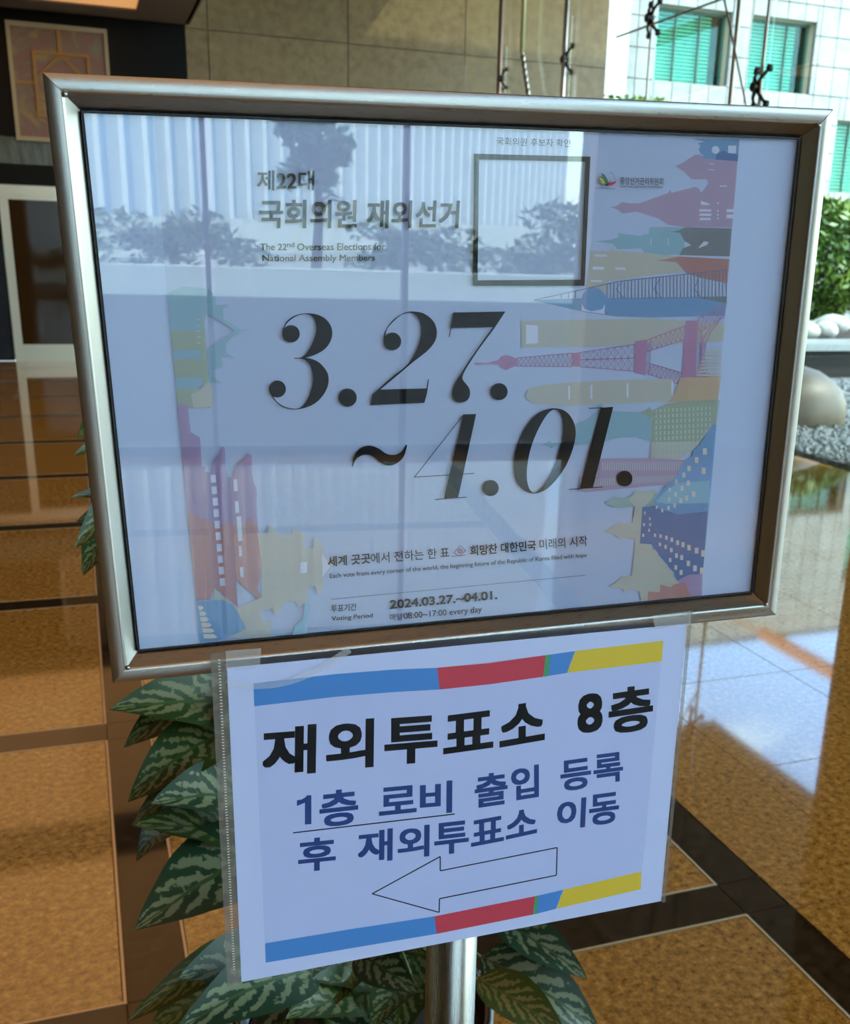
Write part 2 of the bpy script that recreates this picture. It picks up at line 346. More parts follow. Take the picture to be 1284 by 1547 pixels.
child('outer_border', *merge([box(-.53, .63, YB-.07, YB-.01, 3.97, 4.02), box(-.53, .63, YB-.07, YB-.01, 2.69, 2.74), box(-.53, -.485, YB-.07, YB-.01, 2.74, 3.97), box(.59, .63, YB-.07, YB-.01, 2.74, 3.97)]), pale, aw)
child('inner_frame', *merge([box(-.26, .40, YB-.075, YB-.05, 3.68, 3.715), box(-.26, -.225, YB-.075, YB-.05, 3.0, 3.68), box(.365, .40, YB-.075, YB-.05, 3.0, 3.68), box(-.26, .40, YB-.075, YB-.05, 2.97, 3.0)]), gold, aw)
child('cross_strip', *merge([box(.045, .085, YB-.065, YB-.05, 3.715, 3.97), box(-.485, -.26, YB-.065, YB-.05, 3.34, 3.37), box(.40, .59, YB-.065, YB-.05, 3.34, 3.37),
    ([(.045, YB-.07, 3.68), (.085, YB-.07, 3.68), (-.16, YB-.07, 3.46), (-.20, YB-.07, 3.46)], [(0, 1, 2, 3)]), ([(.045, YB-.07, 3.68), (.085, YB-.07, 3.68), (.33, YB-.07, 3.46), (.29, YB-.07, 3.46)], [(0, 1, 2, 3)])]), gold, aw)
# ceilings
cl = struct('ceiling', box(FLOOR_X0-.3, 1.62, FLOOR_Y0, YB+.45, 4.17, 4.45), G['ceil'], 'low grey brown lobby ceiling with lit coffers', 'ceiling')
link('ceiling_fascia', *box(1.58, 1.64, FLOOR_Y0, YB, 4.17, 6.3), G['ceil'], cl)
em = mat('warm coffer light', (1, .7, .4), .5); bsdf(em).inputs['Emission Color'].default_value = (1, .46, .15, 1); bsdf(em).inputs['Emission Strength'].default_value = .50
for k, (y0, y1) in enumerate(((10.2, 14.45), (5.2, 9.4), (.2, 4.4), (-4.8, -.6))[:4]):
    t = empty('ceiling_light', (-.6, (y0+y1)/2, 4.17), 'warm glowing ceiling coffer '+('nearest the far lobby door', 'second from the far lobby door', 'overhead just left of the sign stand', 'behind the sign stand viewer')[k], 'light', 'ceiling coffers')
    child('diffuser', *box(-2.2, .95, y0, y1, 4.150, 4.160), em, t)
    child('rim', *merge([box(-2.26, 1.0, y0-.05, y0, 4.13, 4.17), box(-2.26, 1.0, y1, y1+.05, 4.13, 4.17), box(-2.26, -2.2, y0, y1, 4.13, 4.17), box(.95, 1.0, y0, y1, 4.13, 4.17)]), G['ceil'], t)
hc = struct('ceiling_canopy', box(1.6, 10.0, -5.6, YB-.9, 6.2, 6.5), G['ceil'], 'high ceiling running out over the terrace as a canopy', 'ceiling')
struct('ceiling_rear', box(1.6, 5.4, YB-.9, YB+.45, 6.2, 6.5), G['ceil'], 'high ceiling above the tan granite wall', 'ceiling')
# ------------------------------------------------------------------ glass wall on the right
XG = 5.36
gw = empty('window_1', (XG, 10.8, 0), 'tall frameless glass wall on the right of the lobby', 'window', kind='structure')
ys = [6.18, 7.885, 9.77, 11.69, 13.62, YB]
for a, b in zip(ys, ys[1:]):
    for z0, z1 in ((0, 2.9), (2.9, 6.2)): child('glass_pane', *box(XG-.006, XG+.006, a+.004, b-.004, z0+.004, z1-.004), G['glass'], gw)
struct('column_1', box(XG, XG+.60, 5.3, 6.17, 0, 6.2), G['wallstone'], 'granite column at the near end of the glass wall', 'column')
gw2 = empty('window_2', (XG, -1.8, 0), 'glass wall nearer than the granite column', 'window', kind='structure')
for k in range(6): child('glass_pane', *box(XG-.006, XG+.006, -5.4+1.783*k+.004, -5.4+1.783*(k+1)-.004, .004, 6.196), G['glass'], gw2)
def spider(y, z, label, s=1.0):
    t = empty('spider_fitting', (XG-.03, y, z), label, 'fitting', 'glass wall fittings')
    arms = []
    for dy, dz in ((-1, -1), (1, -1), (-1, 1), (1, 1)):
        e = (XG-.02, y+dy*.085*s, z+dz*.13*s)
        child('arm', *tube([(XG-.07, y, z), (XG-.06, y+dy*.05*s, z+dz*.07*s), e], [.022*s, .016*s, .013*s], 8), G['fit'], t, smooth=True)
        child('bolt_disc', *tube([(XG-.035, e[1], e[2]), (XG-.008, e[1], e[2])], .030*s, 12), G['fit'], t)
    child('hub', *tube([(XG-.11, y, z), (XG-.04, y, z)], .038*s, 12), G['fit'], t)
spider(9.80, 3.64, 'dark four armed fitting on the glass left of the blind covered windows')
spider(7.93, 2.82, 'dark four armed fitting low on the glass just above the sign frame')
spider(11.69, 3.56, 'rusty four armed fitting on the glass before the dark wall')
spider(13.62, 3.62, 'small four armed fitting nearest the tan granite wall', .8)
def rod(a, b, r, label, m=None, name='tension_rod', group='glass wall rods'):
    v, f = tube([a, b], r, 10); o = link(name, v, f, m or G['rod'], smooth=True, origin=tuple((Vector(a)+Vector(b))/2)); return tag(o, label, 'rod', group)
steel = mat('bright steel tube', (.60, .52, .44), .3, .9); rust = mat('reddish steel tube', (.36, .22, .16), .4, .7)
rod((XG-.06, 9.775, 0), (XG-.06, 9.775, 6.2), .010, 'thin upright rod left of the first blind covered window')
rod((XG-.06, 8.31, 0), (XG-.06, 8.31, 6.2), .020, 'thicker upright rod between the two blind covered windows')
rod((XG-.06, 7.885, 0), (XG-.06, 7.885, 6.2), .013, 'upright rod crossing the second blind covered window')
rod((XG-.10, 10.40, 3.573), (XG-.10, 7.0, 3.54), .010, 'long level rod running through the left dark fitting')
rod((XG-.13, 8.655, 3.93), (XG-.13, 7.77, 2.35), .009, 'steep slanting rod between the two windows')
rod((XG-.08, 13.65, 0), (XG-.08, 13.65, 6.2), .030, 'reddish upright tube nearest the tan wall', rust)
rod((XG-.08, 11.68, 0), (XG-.08, 11.68, 6.2), .026, 'pale upright tube left of the bright pillar', steel)
# hanging tube with twisted tail
hp = mat('pale yellow green tube', (.62, .62, .32), .3, .3)
t = empty('hanging_cable', (XG-.12, 12.82, 6.2), 'pale hanging tube ending in a bent twisted cable', 'cable')
child('tube', *tube([(XG-.12, 12.82, 6.2), (XG-.12, 12.82, 3.80)], .026, 12), hp, t, smooth=True)
tw = []
for s in range(2):
    pts = []
    for k in range(60):
        u = k/59; a = u*34+s*math.pi; p = Vector((XG-.12, 12.82-.42*u, 3.80-.85*u)); pts.append(p+Vector((math.cos(a)*.014, math.sin(a)*.014, 0)))
    tw.append(tube(pts, .015, 6))
child('twisted_cable', *merge(tw), steel, t, smooth=True)
# front glass wall (behind the viewer, seen only in reflections)
gf = empty('window_3', (.6, FLOOR_Y0, 0), 'glass front of the lobby behind the viewer', 'window', kind='structure')
struct('wall_daylight_block', box(FLOOR_X0-.3, -1.2, FLOOR_Y0-.3, FLOOR_Y0, 0, 4.17), G['wallstone'], 'unseen stone wall added left of the glass front to cut daylight on the floor', 'wall')  # added out of view to keep front daylight off the left floor
struct('wall_reflection_block', box(2.45, XG+.6, FLOOR_Y0-.3, FLOOR_Y0, 0, 4.17), G['wallstone'], 'unseen stone wall added right of the glass front to block a bright poster reflection', 'wall')  # added out of view so the poster's right side mirrors no bright sky
for k in range(3):
    x = -1.17+1.20*k
    child('glass_pane', *box(x+.03, x+1.17, FLOOR_Y0-.006, FLOOR_Y0+.006, .06, 4.15), G['glass'], gf)
    child('mullion', *box(x-.016, x+.016, FLOOR_Y0-.05, FLOOR_Y0+.05, 0, 4.17), G['fit'], gf)
child('sill', *box(-1.2, 2.45, FLOOR_Y0-.05, FLOOR_Y0+.05, 0, .06), G['fit'], gf)
child('upper_glazing', *box(1.6, XG, FLOOR_Y0-.006, FLOOR_Y0+.006, 4.17, 6.2), G['glass'], gf)
# ------------------------------------------------------------------ outdoors
struct('ground', box(-60, 60, -70, 45, -.35, -.12), G['plaza'], 'pale plaza paving around the building', 'ground')
gv = struct('gravel_bed', box(XG+.26, 12.5, 2, 21.5, -.115, -.02), G['gravel'], 'grey gravel garden outside the glass wall', 'ground')
struct('terrace', box(-30, 30, -19, FLOOR_Y0-.06, -.12, -.01), noise_col(mat('added dark ground', rough=.95, **{'Specular IOR Level': .0}), [(.05, .05, .055), (.09, .09, .10)], 6), 'dark ground added behind the viewer to darken the poster reflection', 'terrace')  # added dark ground, keeps the lower poster reflection dark
struct('trim_1', box(XG+.02, XG+.25, 2, 15.1, -.11, -.06), G['darkwall'], 'dark slot drain along the glass wall', 'drain')
rnd = random.Random(3); V, F = [], []
for i in range(4200):
    y = rnd.uniform(5.5, 12.1); x = XG+.28+rnd.random()**1.4*4.8; r = rnd.uniform(.018, .042); c = (x, y, -.012)
    o = len(V); a0 = rnd.random()*6
    V += [(c[0], c[1], c[2]+r*.8)]+[(c[0]+r*math.cos(a0+k*1.256)*rnd.uniform(.8, 1.2), c[1]+r*math.sin(a0+k*1.256), c[2]) for k in range(5)]
    F += [(o, o+1+k, o+1+(k+1) % 5) for k in range(5)]
pb = link('pebbles', V, F, G['pebble']); tag(pb, 'loose grey pebbles covering the gravel bed', 'pebbles', kind='stuff')
# boulders
def boulder(c, r, sc, label, m='boulder', seed=1):
    rr = random.Random(seed); bm = bmesh.new(); bmesh.ops.create_icosphere(bm, subdivisions=3, radius=1)
    ph = [rr.random()*6 for _ in range(6)]
    V = []
    for v in bm.verts:
        k = 1+.05*math.sin(v.co.x*3+ph[0])+.04*math.sin(v.co.y*4+ph[1])+.04*math.sin(v.co.z*3+ph[2]); V.append((c[0]+v.co.x*r*sc[0]*k, c[1]+v.co.y*r*sc[1]*k, c[2]+v.co.z*r*sc[2]*k))
    F = [tuple(q.index for q in f.verts) for f in bm.faces]; bm.free()
    o = link('boulder' if m == 'boulder' else 'rock', V, F, G[m], smooth=True, origin=(c[0], c[1], c[2])); return tag(o, label, 'rock')
boulder((6.60, 8.83, .06), .68, (1.0, .75, .66), 'smooth rounded brown boulder on the gravel beside the sign frame')
# planter wall behind the boulder
pw = empty('raised_planter', (11.0, 12.4, 0), 'dark low raised planter behind the boulder, shade under its grey coping painted in', 'planter')
child('wall_body', *box(7.9, 16.0, 12.3, 12.7, -.1, .36), G['darkwall'], pw)
child('coping', *box(7.85, 16.0, 12.2, 13.3, .36, .44), G['coping'], pw)
child('bed', *box(9.2, 15.0, 13.3, 16.9, -.1, .36), G['soil'], pw)
for k, (x, y, z, r) in enumerate(((9.85, 13.9, .46, .17), (10.50, 13.8, .48, .22), (11.15, 14.1, .48, .20), (11.75, 14.7, .52, .26))):
    boulder((x, y, .36+r*.72), r, (1.2, .9, .7), 'pale rock under the hedge, %s' % ('nearest the sign frame', 'second from the sign frame', 'third from the sign frame', 'largest and rearmost')[k], 'whiterock', 5+k)
rn = random.Random(11)
hd = empty('hedge', (12.2, 16.3, .36), 'clipped green hedge outside beside the sign frame', 'hedge')
child('foliage', *foliage((12.3, 16.0, 1.60), (1.5, .85, 1.02), 9000, .085, rn, .6), G['hedge'], hd)['kind'] = 'stuff'
for x in (11.5, 12.2, 12.9): child('trunk', *tube([(x, 16.3, .36), (x+.08, 16.3, 1.5)], [.05, .03], 8), G['bark'], hd)
hb = empty('shrub', (8.4, 15.75, -.1), 'sunny shrub top just above the sign frame below the bright pillar', 'shrub')
child('foliage', *foliage((8.9, 17.0, 3.55), (1.6, .7, .55), 2600, .07, rn, .3), G['hedge'], hb)['kind'] = 'stuff'
child('trunk', *tube([(8.9, 17.05, -.1), (8.9, 17.0, 3.4)], [.06, .04], 8), G['bark'], hb)
# bright pillar and white office building
struct('column_2', box(9.40, 9.86, 19.0, 19.4, -.1, 6.3), G['concrete'], 'bright sunlit pillar outside between dark wall and offices', 'column')
ob = empty('office_building', (14.5, 22.0, 0), 'white stone office building with green blind covered windows', 'building')
YF = 22.0; FT = 8.0
wins = [(12.08, 13.90, 5.20, 6.66), (14.42, 16.10, 5.20, 6.66), (16.98, 18.7, 3.17, 4.72), (9.75, 11.5, 1.6, 3.1), (12.08, 13.9, 1.6, 3.1), (19.0, 20.7, 5.2, 6.66)]
px_, pz_ = .46, .60
parts_far = []
child('wall_core', *merge([box(9.9, 26, YF+.5, YF+.9, -.1, FT), box(9.9, 26, YF-.02, YF+4, FT, FT+.1), box(9.9, 10.0, YF+.02, YF+4, -.1, FT)]), G['dark_in'], ob)
for i in range(-5, 26):
    for j in range(0, 14):
        x0 = 12.08+px_*i; x1 = x0+px_; z0 = 5.20-pz_*9+pz_*j+0; z1 = z0+pz_
        if x0 < 9.6 or x0 > 24: continue
        z0 = max(z0, -.1); z1 = min(z1, FT)
        if z1-z0 < .05: continue
        pcs = [(x0, x1, z0, z1)]
        for w in wins:
            nxt = []
            for a, b, c, d in pcs:
                if b <= w[0] or a >= w[1] or d <= w[2] or c >= w[3]: nxt.append((a, b, c, d)); continue
                if a < w[0]: nxt.append((a, w[0], c, d))
                if b > w[1]: nxt.append((w[1], b, c, d))
                aa, bb = max(a, w[0]), min(b, w[1])
                if c < w[2]: nxt.append((aa, bb, c, w[2]))
                if d > w[3]: nxt.append((aa, bb, w[3], d))
            pcs = nxt
        for a, b, c, d in pcs:
            if b-a < .03 or d-c < .03: continue
            vf = box(a+.011, b-.011, YF, YF+.06, c+.011, d-.011)
            if 11 < x0 < 18 and z0 > 2.6: child('stone_panel', *vf, G['white_stone'], ob)
            else: parts_far.append(vf)
child('distant_cladding', *merge(parts_far), G['white_stone'], ob)['kind'] = 'stuff'
pb_ = [box(9.9, 26, YF+.055, YF+.10, -.1, 1.6), box(9.9, 26, YF+.055, YF+.10, 6.66, FT), box(9.9, 26, YF+.055, YF+.10, 3.1, 3.17)]
prev = 9.9
for z0, z1, ws in ((5.2, 6.66, [w for w in wins if w[2] == 5.2]), (3.17, 4.72, [wins[2]]), (4.72, 5.2, []), (1.6, 3.1, [w for w in wins if w[2] == 1.6])):
    p = 9.9
    for w in sorted(ws): pb_.append(box(p, w[0], YF+.055, YF+.10, z0, z1)); p = w[1]
    pb_.append(box(p, 26, YF+.055, YF+.10, z0, z1))
child('backing_wall', *merge(pb_), mat('grey mortar backing', (.16, .16, .145), .9), ob)
for n_, w in enumerate(wins):
    x0, x1, z0, z1 = w
    r = child('window', *merge([box(x0, x0+.05, YF+.28, YF+.34, z0, z1), box(x1-.05, x1, YF+.28, YF+.34, z0, z1), box(x0, x1, YF+.28, YF+.34, z0, z0+.05), box(x0, x1, YF+.28, YF+.34, z1-.05, z1),
        box(x0+(x1-x0)*.33-.015, x0+(x1-x0)*.33+.015, YF+.28, YF+.34, z0, z1), box(x0+(x1-x0)*.66-.015, x0+(x1-x0)*.66+.015, YF+.28, YF+.34, z0, z1)]), G['mull'], ob)
    def sub(nm, vf, m): return link(nm, [(a-ob.location.x, b-ob.location.y, c-ob.location.z) for a, b, c in vf[0]], vf[1], m, r)
    sub('reveal', merge([box(x0-.02, x0, YF+.06, YF+.36, z0, z1), box(x1, x1+.02, YF+.06, YF+.36, z0, z1), box(x0, x1, YF+.06, YF+.36, z1, z1+.02), box(x0, x1, YF+.02, YF+.36, z0-.02, z0)]), G['reveal'])
    sub('pane', box(x0+.02, x1-.02, YF+.305, YF+.312, z0+.02, z1-.02), G['win_glass'])
    sl_ = []
    nb = 19; xe = x1-.30
    for k in range(nb):
        z = z0+.04+(z1-z0-.08)*k/nb
        sl_.append(([(x0+.06, YF+.36, z), (xe, YF+.36, z), (xe, YF+.375, z+.042), (x0+.06, YF+.375, z+.042)], [(0, 1, 2, 3)]))
    bl = sub('blind', merge(sl_), G['blind']); bl['kind'] = 'stuff'
# orange beam
obm = empty('orange_beam', (15.2, 17, 6.82), 'orange painted steel beam with bracket reaching out from the offices', 'beam')
child('beam', *box(15.1, 15.3, 15.0, 20.15, 7.0, 7.26), G['orange'], obm)
child('bracket', *merge([box(15.18, 15.21, 20.15, 22.0, 7.05, 7.08), box(15.18, 15.21, 20.15, 22.0, 7.17, 7.20)]), G['orange'], obm)
def tree(name, c, h, rad, n, size, label, seed, group, m='tree'):
    rr = random.Random(seed); t = empty(name, (c[0], c[1], c[2]), label, 'tree', group)
    top = Vector((c[0]+rr.uniform(-.2, .2), c[1], c[2]+h))
    child('trunk', *tube([(c[0], c[1], c[2]), (c[0]+.1, c[1], c[2]+h*.5), top], [.13, .10, .05], 8), G['bark'], t)
    br = []
    for k in range(6):
        a = rr.random()*6.28; s = Vector((c[0]+.1, c[1], c[2]+h*rr.uniform(.45, .8))); e = s+Vector((math.cos(a)*rad[0]*.8, math.sin(a)*rad[1]*.8, rad[2]*rr.uniform(.1, .7)))
        child('branch', *tube([s, (s+e)/2+Vector((0, 0, .15)), e], [.05, .035, .012], 6), G['bark'], t)
    V, F = [], []
    parts = []
    for k in range(14):
        p = Vector((rr.gauss(0, .45)*rad[0], rr.gauss(0, .45)*rad[1], rr.gauss(0, .42)*rad[2])); q = top+p
        parts.append(foliage(q, (rad[0]*.42, rad[1]*.42, rad[2]*.36), n//14, size, rr, .1))
    child('foliage', *merge(parts), G[m], t)['kind'] = 'stuff'
tree('garden_tree', (8.75, 20.4, -.1), 8.9, (1.8, .9, 1.5), 3600, .13, 'slender garden tree outside behind the dark wall end', 21, None)
# plaza behind the viewer
for k, (x, y, h, rz) in enumerate(((-4.5, -24, .7, .7), (-1.0, -27, .9, .8), (2.2, -23, 3.0, .9), (5.6, -27.5, .8, .8), (7.4, -23, .9, .9), (11, -25, 1.2, 1.1), (15, -24, 2.0, 1.3))):
    tree('plaza_tree', (x, y, -.12), h, (2.0 if h < 2.5 else .7, 1.4, rz), 1500, .13, ('tall slender' if h > 2.5 else 'low')+' plaza tree mirrored in the poster glass, ' + ('first', 'second', 'third', 'fourth', 'fifth', 'sixth', 'seventh')[k]+' from the left', 40+k, 'plaza trees behind the viewer')
fb = empty('tower_block', (3, -44, 0), 'blue glass tower with white upright fins behind the viewer', 'building')
def tl(nm, vf, m): return link(nm, *vf, m, fb)
tl('glazing', box(-22, 34, -.6, -.2, -.1, 26), G['fglass']); tl('plinth', box(-22, 34, -.2, .2, -.1, 1.2), G['concrete'])
for k in range(48): tl('fin', box(-20+1.12*k, -20+1.12*k+.26, -.2, .3, 1.2, 26), G['fin'])
fb.rotation_euler = (0, 0, math.radians(-53))
cr_ = empty('low_wall', (2, -20, 0), 'pale low plaza wall behind the viewer', 'wall')
child('wall_body', *box(-10, 7.5, -20.4, -20.0, -.12, .45), G['concrete'], cr_)
# ------------------------------------------------------------------ sign stand
A_ = Vector((0.99788156, -0.06042106, 0.02411838)).normalized()
B_ = Vector((-0.02511077, -0.01571945, 0.99956108)); B_ = (B_-A_*B_.dot(A_)).normalized()
N_ = A_.cross(B_)*1.0
if N_.y > 0: N_ = -N_
FC = Vector((0.232, 0.621, 1.369)); FW, FH = .470, .343
def fp(a, b, n=0): return FC+A_*a+B_*b+N_*n
ROOT = Vector((.243, .672, 0))
st = empty('sign_stand', ROOT, 'brushed stainless steel sign stand with wide poster frame', 'sign stand')
prof = [(0, -.024), (0, -.0012), (.0004, -.0003), (.0012, 0), (.0070, .0002), (.0085, -.0003), (.0095, -.0014), (.0168, -.0105), (.0168, -.022)]
cor = [(-1, 1), (1, 1), (1, -1), (-1, -1)]
for k in range(4):
    c0, c1 = cor[k], cor[(k+1) % 4]; V = []
    g = .00025
    for e, c in enumerate((c0, c1)):
        for t_, n_ in prof:
            a = c[0]*(FW/2-t_); b = c[1]*(FH/2-t_)
            if k % 2 == 0: a += g*(1 if e == 0 else -1)
            else: b += g*(-1 if k == 1 else 1)*(1 if e == 0 else -1)
            V.append(fp(a, b, n_))
    L = len(prof); F = [(i, i+1, L+i+1, L+i) for i in range(L-1)]+[(L-1, 0, L, 2*L-1)]
    o = child('frame_rail', V, F, G['sfh'] if k % 2 == 0 else G['sfv'], st)
    for p in o.data.polygons: p.use_smooth = True
    md = o.modifiers.new('s', 'EDGE_SPLIT'); md.split_angle = math.radians(38)
def slabn(a0, a1, b0, b1, n0, n1):
    v = [fp(a, b, n) for n in (n0, n1) for b in (b0, b1) for a in (a0, a1)]; return v, box(0, 1, 0, 1, 0, 1)[1]
for q in ((-.2184, -.2172, -.1548, .1548), (.2172, .2184, -.1548, .1548), (-.2172, .2172, -.1548, -.1540), (-.2172, .2172, .1538, .1548)): child('gasket', *slabn(*q, -.0100, -.0080), mat('black rubber gasket', (.006, .006, .01), .6), st)
for c in cor: child('weld_bead', *ico(fp(c[0]*(FW/2-.0098), c[1]*(FH/2-.0098), -.0003), .0016, 2), G['polev'], st, smooth=True)
child('back_panel', *slabn(-.233, .233, -.170, .170, -.0245, -.0135), G['sfh'], st)
child('cover_glass', *slabn(-.2180, .2180, -.1545, .1545, -.0095, -.0085), G['cover'], st)
child('pole', *tube([ROOT+Vector((0, 0, .012)), ROOT+Vector((0, 0, 1.24))], .0205, 40), G['polev'], st, smooth=True)
child('pole_bracket', *box(ROOT.x-.03, ROOT.x+.03, ROOT.y-.025, ROOT.y-.002, 1.20, 1.48), G['sfv'], st)
v, f = lathe([(0.0001, .016), (.05, .016), (.15, .010), (.155, .004), (.155, 0), (.0001, 0)], 48, (ROOT.x, ROOT.y)); child('base_plate', v, f, G['polev'], st, smooth=True)
# ------------------------------------------------------------------ prints: traced points fall on the plane of their sheet
def ray(x, y): return CR*((x-PX)/FX)-CU*((y-PY)/FX)+CF
class Plane:
    def __init__(s, c, a, b, n): s.c, s.a, s.b, s.n = c, a, b, n; s.layer = 0
    def loc(s, p):
        d = ray(*p); t = (s.c-CC).dot(s.n)/d.dot(s.n); q = CC+d*t-s.c; return q.dot(s.a), q.dot(s.b)
    def wp(s, u, v, h): return s.c+s.a*u+s.b*v+s.n*h
STEP = .00003
def put(pl, name, pts2, faces, m, root, h):
    V = [pl.wp(p[0], p[1], h+(p[2] if len(p) > 2 else 0)) for p in pts2]
    return child(name, V, faces, m, root)
def smooth_poly(pts, seg=6):
    """pts: (x, y) smooth or (x, y, 1) corner -> Catmull-Rom"""
    n = len(pts); out_ = []
    for i in range(n):
        p1, p2 = pts[i], pts[(i+1) % n]; p0, p3 = pts[i-1], pts[(i+2) % n]
        c1, c2 = len(p1) > 2, len(p2) > 2
        a, b = np.array(p1[:2], float), np.array(p2[:2], float)
        t1 = (b-np.array(p0[:2]))/2 if not c1 else (b-a)*.9; t2 = (np.array(p3[:2])-a)/2 if not c2 else (b-a)*.9
        L = np.linalg.norm(b-a)
        for t in (t1, t2):
            q = np.linalg.norm(t)
            if q > L*1.2: t *= L*1.2/q
        sg = 1 if (c1 and c2) else seg
        for k in range(sg):
            s = k/sg; out_.append(tuple((2*s**3-3*s**2+1)*a+(s**3-2*s**2+s)*t1+(-2*s**3+3*s**2)*b+(s**3-s**2)*t2))
    return out_
def poly(pl, name, loops, m, root, h, tr=None):
    """filled outline(s) in photo pixels"""
    L2 = []
    for lp in loops:
        if tr: lp = [(tr[0]+p[0]/tr[2], tr[1]+p[1]/tr[2]) for p in lp]
        L2.append([Vector((*pl.loc(p), 0)) for p in lp])
    tris = tessellate_polygon(L2); flat = [(v.x, v.y) for l_ in L2 for v in l_]
    return put(pl, name, flat, [tuple(t) for t in tris], m, root, h)
def polys(pl, name, shapes, m, root, h, tr=None):
    """several separate filled outlines in one print part"""
    P, F = [], []
    for lp in shapes:
        if tr: lp = [(tr[0]+p[0]/tr[2], tr[1]+p[1]/tr[2]) for p in lp]
        l2 = [Vector((*pl.loc(p), 0)) for p in lp]; o = len(P)
        F += [tuple(i+o for i in t) for t in tessellate_polygon([l2])]; P += [(v.x, v.y) for v in l2]
    return put(pl, name, P, F, m, root, h)
def line(a, b, w):
    a, b = np.array(a, float), np.array(b, float); d = b-a; d /= max(np.linalg.norm(d), 1e-6); n = np.array([-d[1], d[0]])*w/2
    return [tuple(a+n), tuple(b+n), tuple(b-n), tuple(a-n)]
def circ(c, r, n=28, ry=None): return [(c[0]+r*math.cos(2*math.pi*k/n), c[1]+(ry or r)*math.sin(2*math.pi*k/n)) for k in range(n)]
DG = None
def text(pl, body, BL, BR, TL, m, root, h, bold=0., tr=None, name='lettering'):
    if tr: BL, BR, TL = [(tr[0]+p[0]/tr[2], tr[1]+p[1]/tr[2]) for p in (BL, BR, TL)]
    c = bpy.data.curves.new('t', 'FONT'); c.body = body; c.resolution_u = 3
    o = bpy.data.objects.new('t', c); COL.objects.link(o)
    me = bpy.data.meshes.new_from_object(o.evaluated_get(bpy.context.evaluated_depsgraph_get()))
    vs = [v.co.copy() for v in me.vertices]; fs = [tuple(p.vertices) for p in me.polygons]
    bpy.data.objects.remove(o); bpy.data.meshes.remove(me); bpy.data.curves.remove(c)
    if bold > 0:       # heavier strokes: the outline widened by overlapping copies
        n0 = len(vs); dd = [(i*bold, j*bold) for i in (-1, 0, 1) for j in (-1, 0, 1) if i or j]
        vs = vs+[Vector((v.x+dx, v.y+dy, (q_+1)*4e-6)) for q_, (dx, dy) in enumerate(dd) for v in vs[:n0]]
        fs = fs+[tuple(i+n0*(k+1) for i in f) for k in range(8) for f in fs]
    x0, x1 = min(v.x for v in vs), max(v.x for v in vs); y0, y1 = min(v.y for v in vs), max(v.y for v in vs)
    bl, brr, tl = [np.array(pl.loc(p)) for p in (BL, BR, TL)]
    return put(pl, name, [(*(bl+(brr-bl)*(v.x-x0)/(x1-x0)+(tl-bl)*(v.y-y0)/(y1-y0)), v.z) for v in vs], fs, m, root, h)
# poster in the frame
PO = Plane(fp(0, 0, -.0110), A_, B_, N_)
po = empty('poster', fp(0, -.155, -.0115), 'white election dates poster with pastel skylines in the steel frame', 'poster')
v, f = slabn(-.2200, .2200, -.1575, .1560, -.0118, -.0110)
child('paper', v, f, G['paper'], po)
C1 = (880, 190, 4.938); C2 = (700, 400, 3.057); C3 = (800, 580, 4.0125); C4 = (220, 380, 4.586); C5 = (240, 600, 3.868)
D1 = (380, 450, 3.21); D2 = (510, 600, 2.791); C7 = (700, 180, 4.142); C8 = (480, 780, 3.057)
def pm(nm, c, a=.65):
    """c: how the print tints the paper; the layer is partly see-through, so its own colour is lifted to suit"""
    k = (1-a)**2; G[nm] = transl(nm+' ink layer', tuple(min(.97, max(0, (x**1.15-k)/a)*p) for x, p in zip(c, (.50, .645, .97))), a, .55); return G[nm]
pink = pm('pink', (.92, .66, .70)); purple = pm('mauve', (.82, .58, .68)); teal = pm('teal', (.68, .86, .80)); beige = pm('beige', (1.04, .90, .68))
grey = pm('slate', (.52, .50, .46)); redb = pm('rust', (.92, .50, .42)); blue = pm('blue', (.48, .68, .84)); navy = pm('navy', (.28, .38, .54), .72)
olive = pm('olive', (.80, .80, .55)); green = pm('green', (.74, .86, .68)); lat = pm('lattice', (.88, .46, .56), .75); gry = pm('truss', (.36, .40, .48), .8)
orange_p = pm('ochre', (1.10, .78, .50)); tint = transl('tinted ground', (.46, .50, .88), .08)
wht = mat('print window', (.60, .68, .92), .6); cream = mat('cream print window', (.62, .60, .60), .6)
hh = [0.0]
def H():
    hh[0] += STEP; return hh[0]
poly(PO, 'print_ground', [[(233, 172), (1117, 212), (1087, 580), (1059, 903), (303, 974), (273, 680), (250, 420)]], tint, po, H())
LN = lambda nm, lp, m, tr: poly(PO, nm, [lp], m, po, H(), tr)
# right hand skyline
LN('skyline', [(805, 96), (1170, 101), (1158, 265), (990, 258), (805, 245), (870, 225), (905, 225), (878, 205), (865, 175), (880, 150), (860, 130), (915, 118)], blue, C1)
LN('skyline', [(990, 260), (1000, 210), (1050, 185), (1090, 205), (1160, 215), (1158, 265)], navy, C1)
LN('skyline', [(690, 300), (740, 280), (800, 240), (840, 215), (880, 215), (905, 245), (1155, 265), (1115, 760), (960, 757), (885, 500), (940, 430), (925, 400), (815, 400), (760, 345)], pink, C1)
LN('skyline', [(200, 608), (250, 600), (295, 568), (345, 578), (420, 580), (640, 500), (652, 478), (665, 500), (840, 455), (868, 470), (885, 500), (960, 560), (960, 757), (760, 757), (640, 740), (560, 690), (400, 640), (300, 655), (250, 620)], pink, C1)
LN('skyline', [(90, 862), (215, 850), (240, 838), (262, 838), (268, 800), (440, 822), (445, 810), (490, 808), (500, 755), (760, 757), (760, 960), (490, 968), (460, 950), (440, 915), (262, 922), (225, 880)], teal, C1)
LN('skyline', [(660, 790), (700, 785), (770, 757), (1112, 765), (1098, 975), (720, 965), (745, 915), (810, 890), (760, 860), (725, 800)], grey, C1)
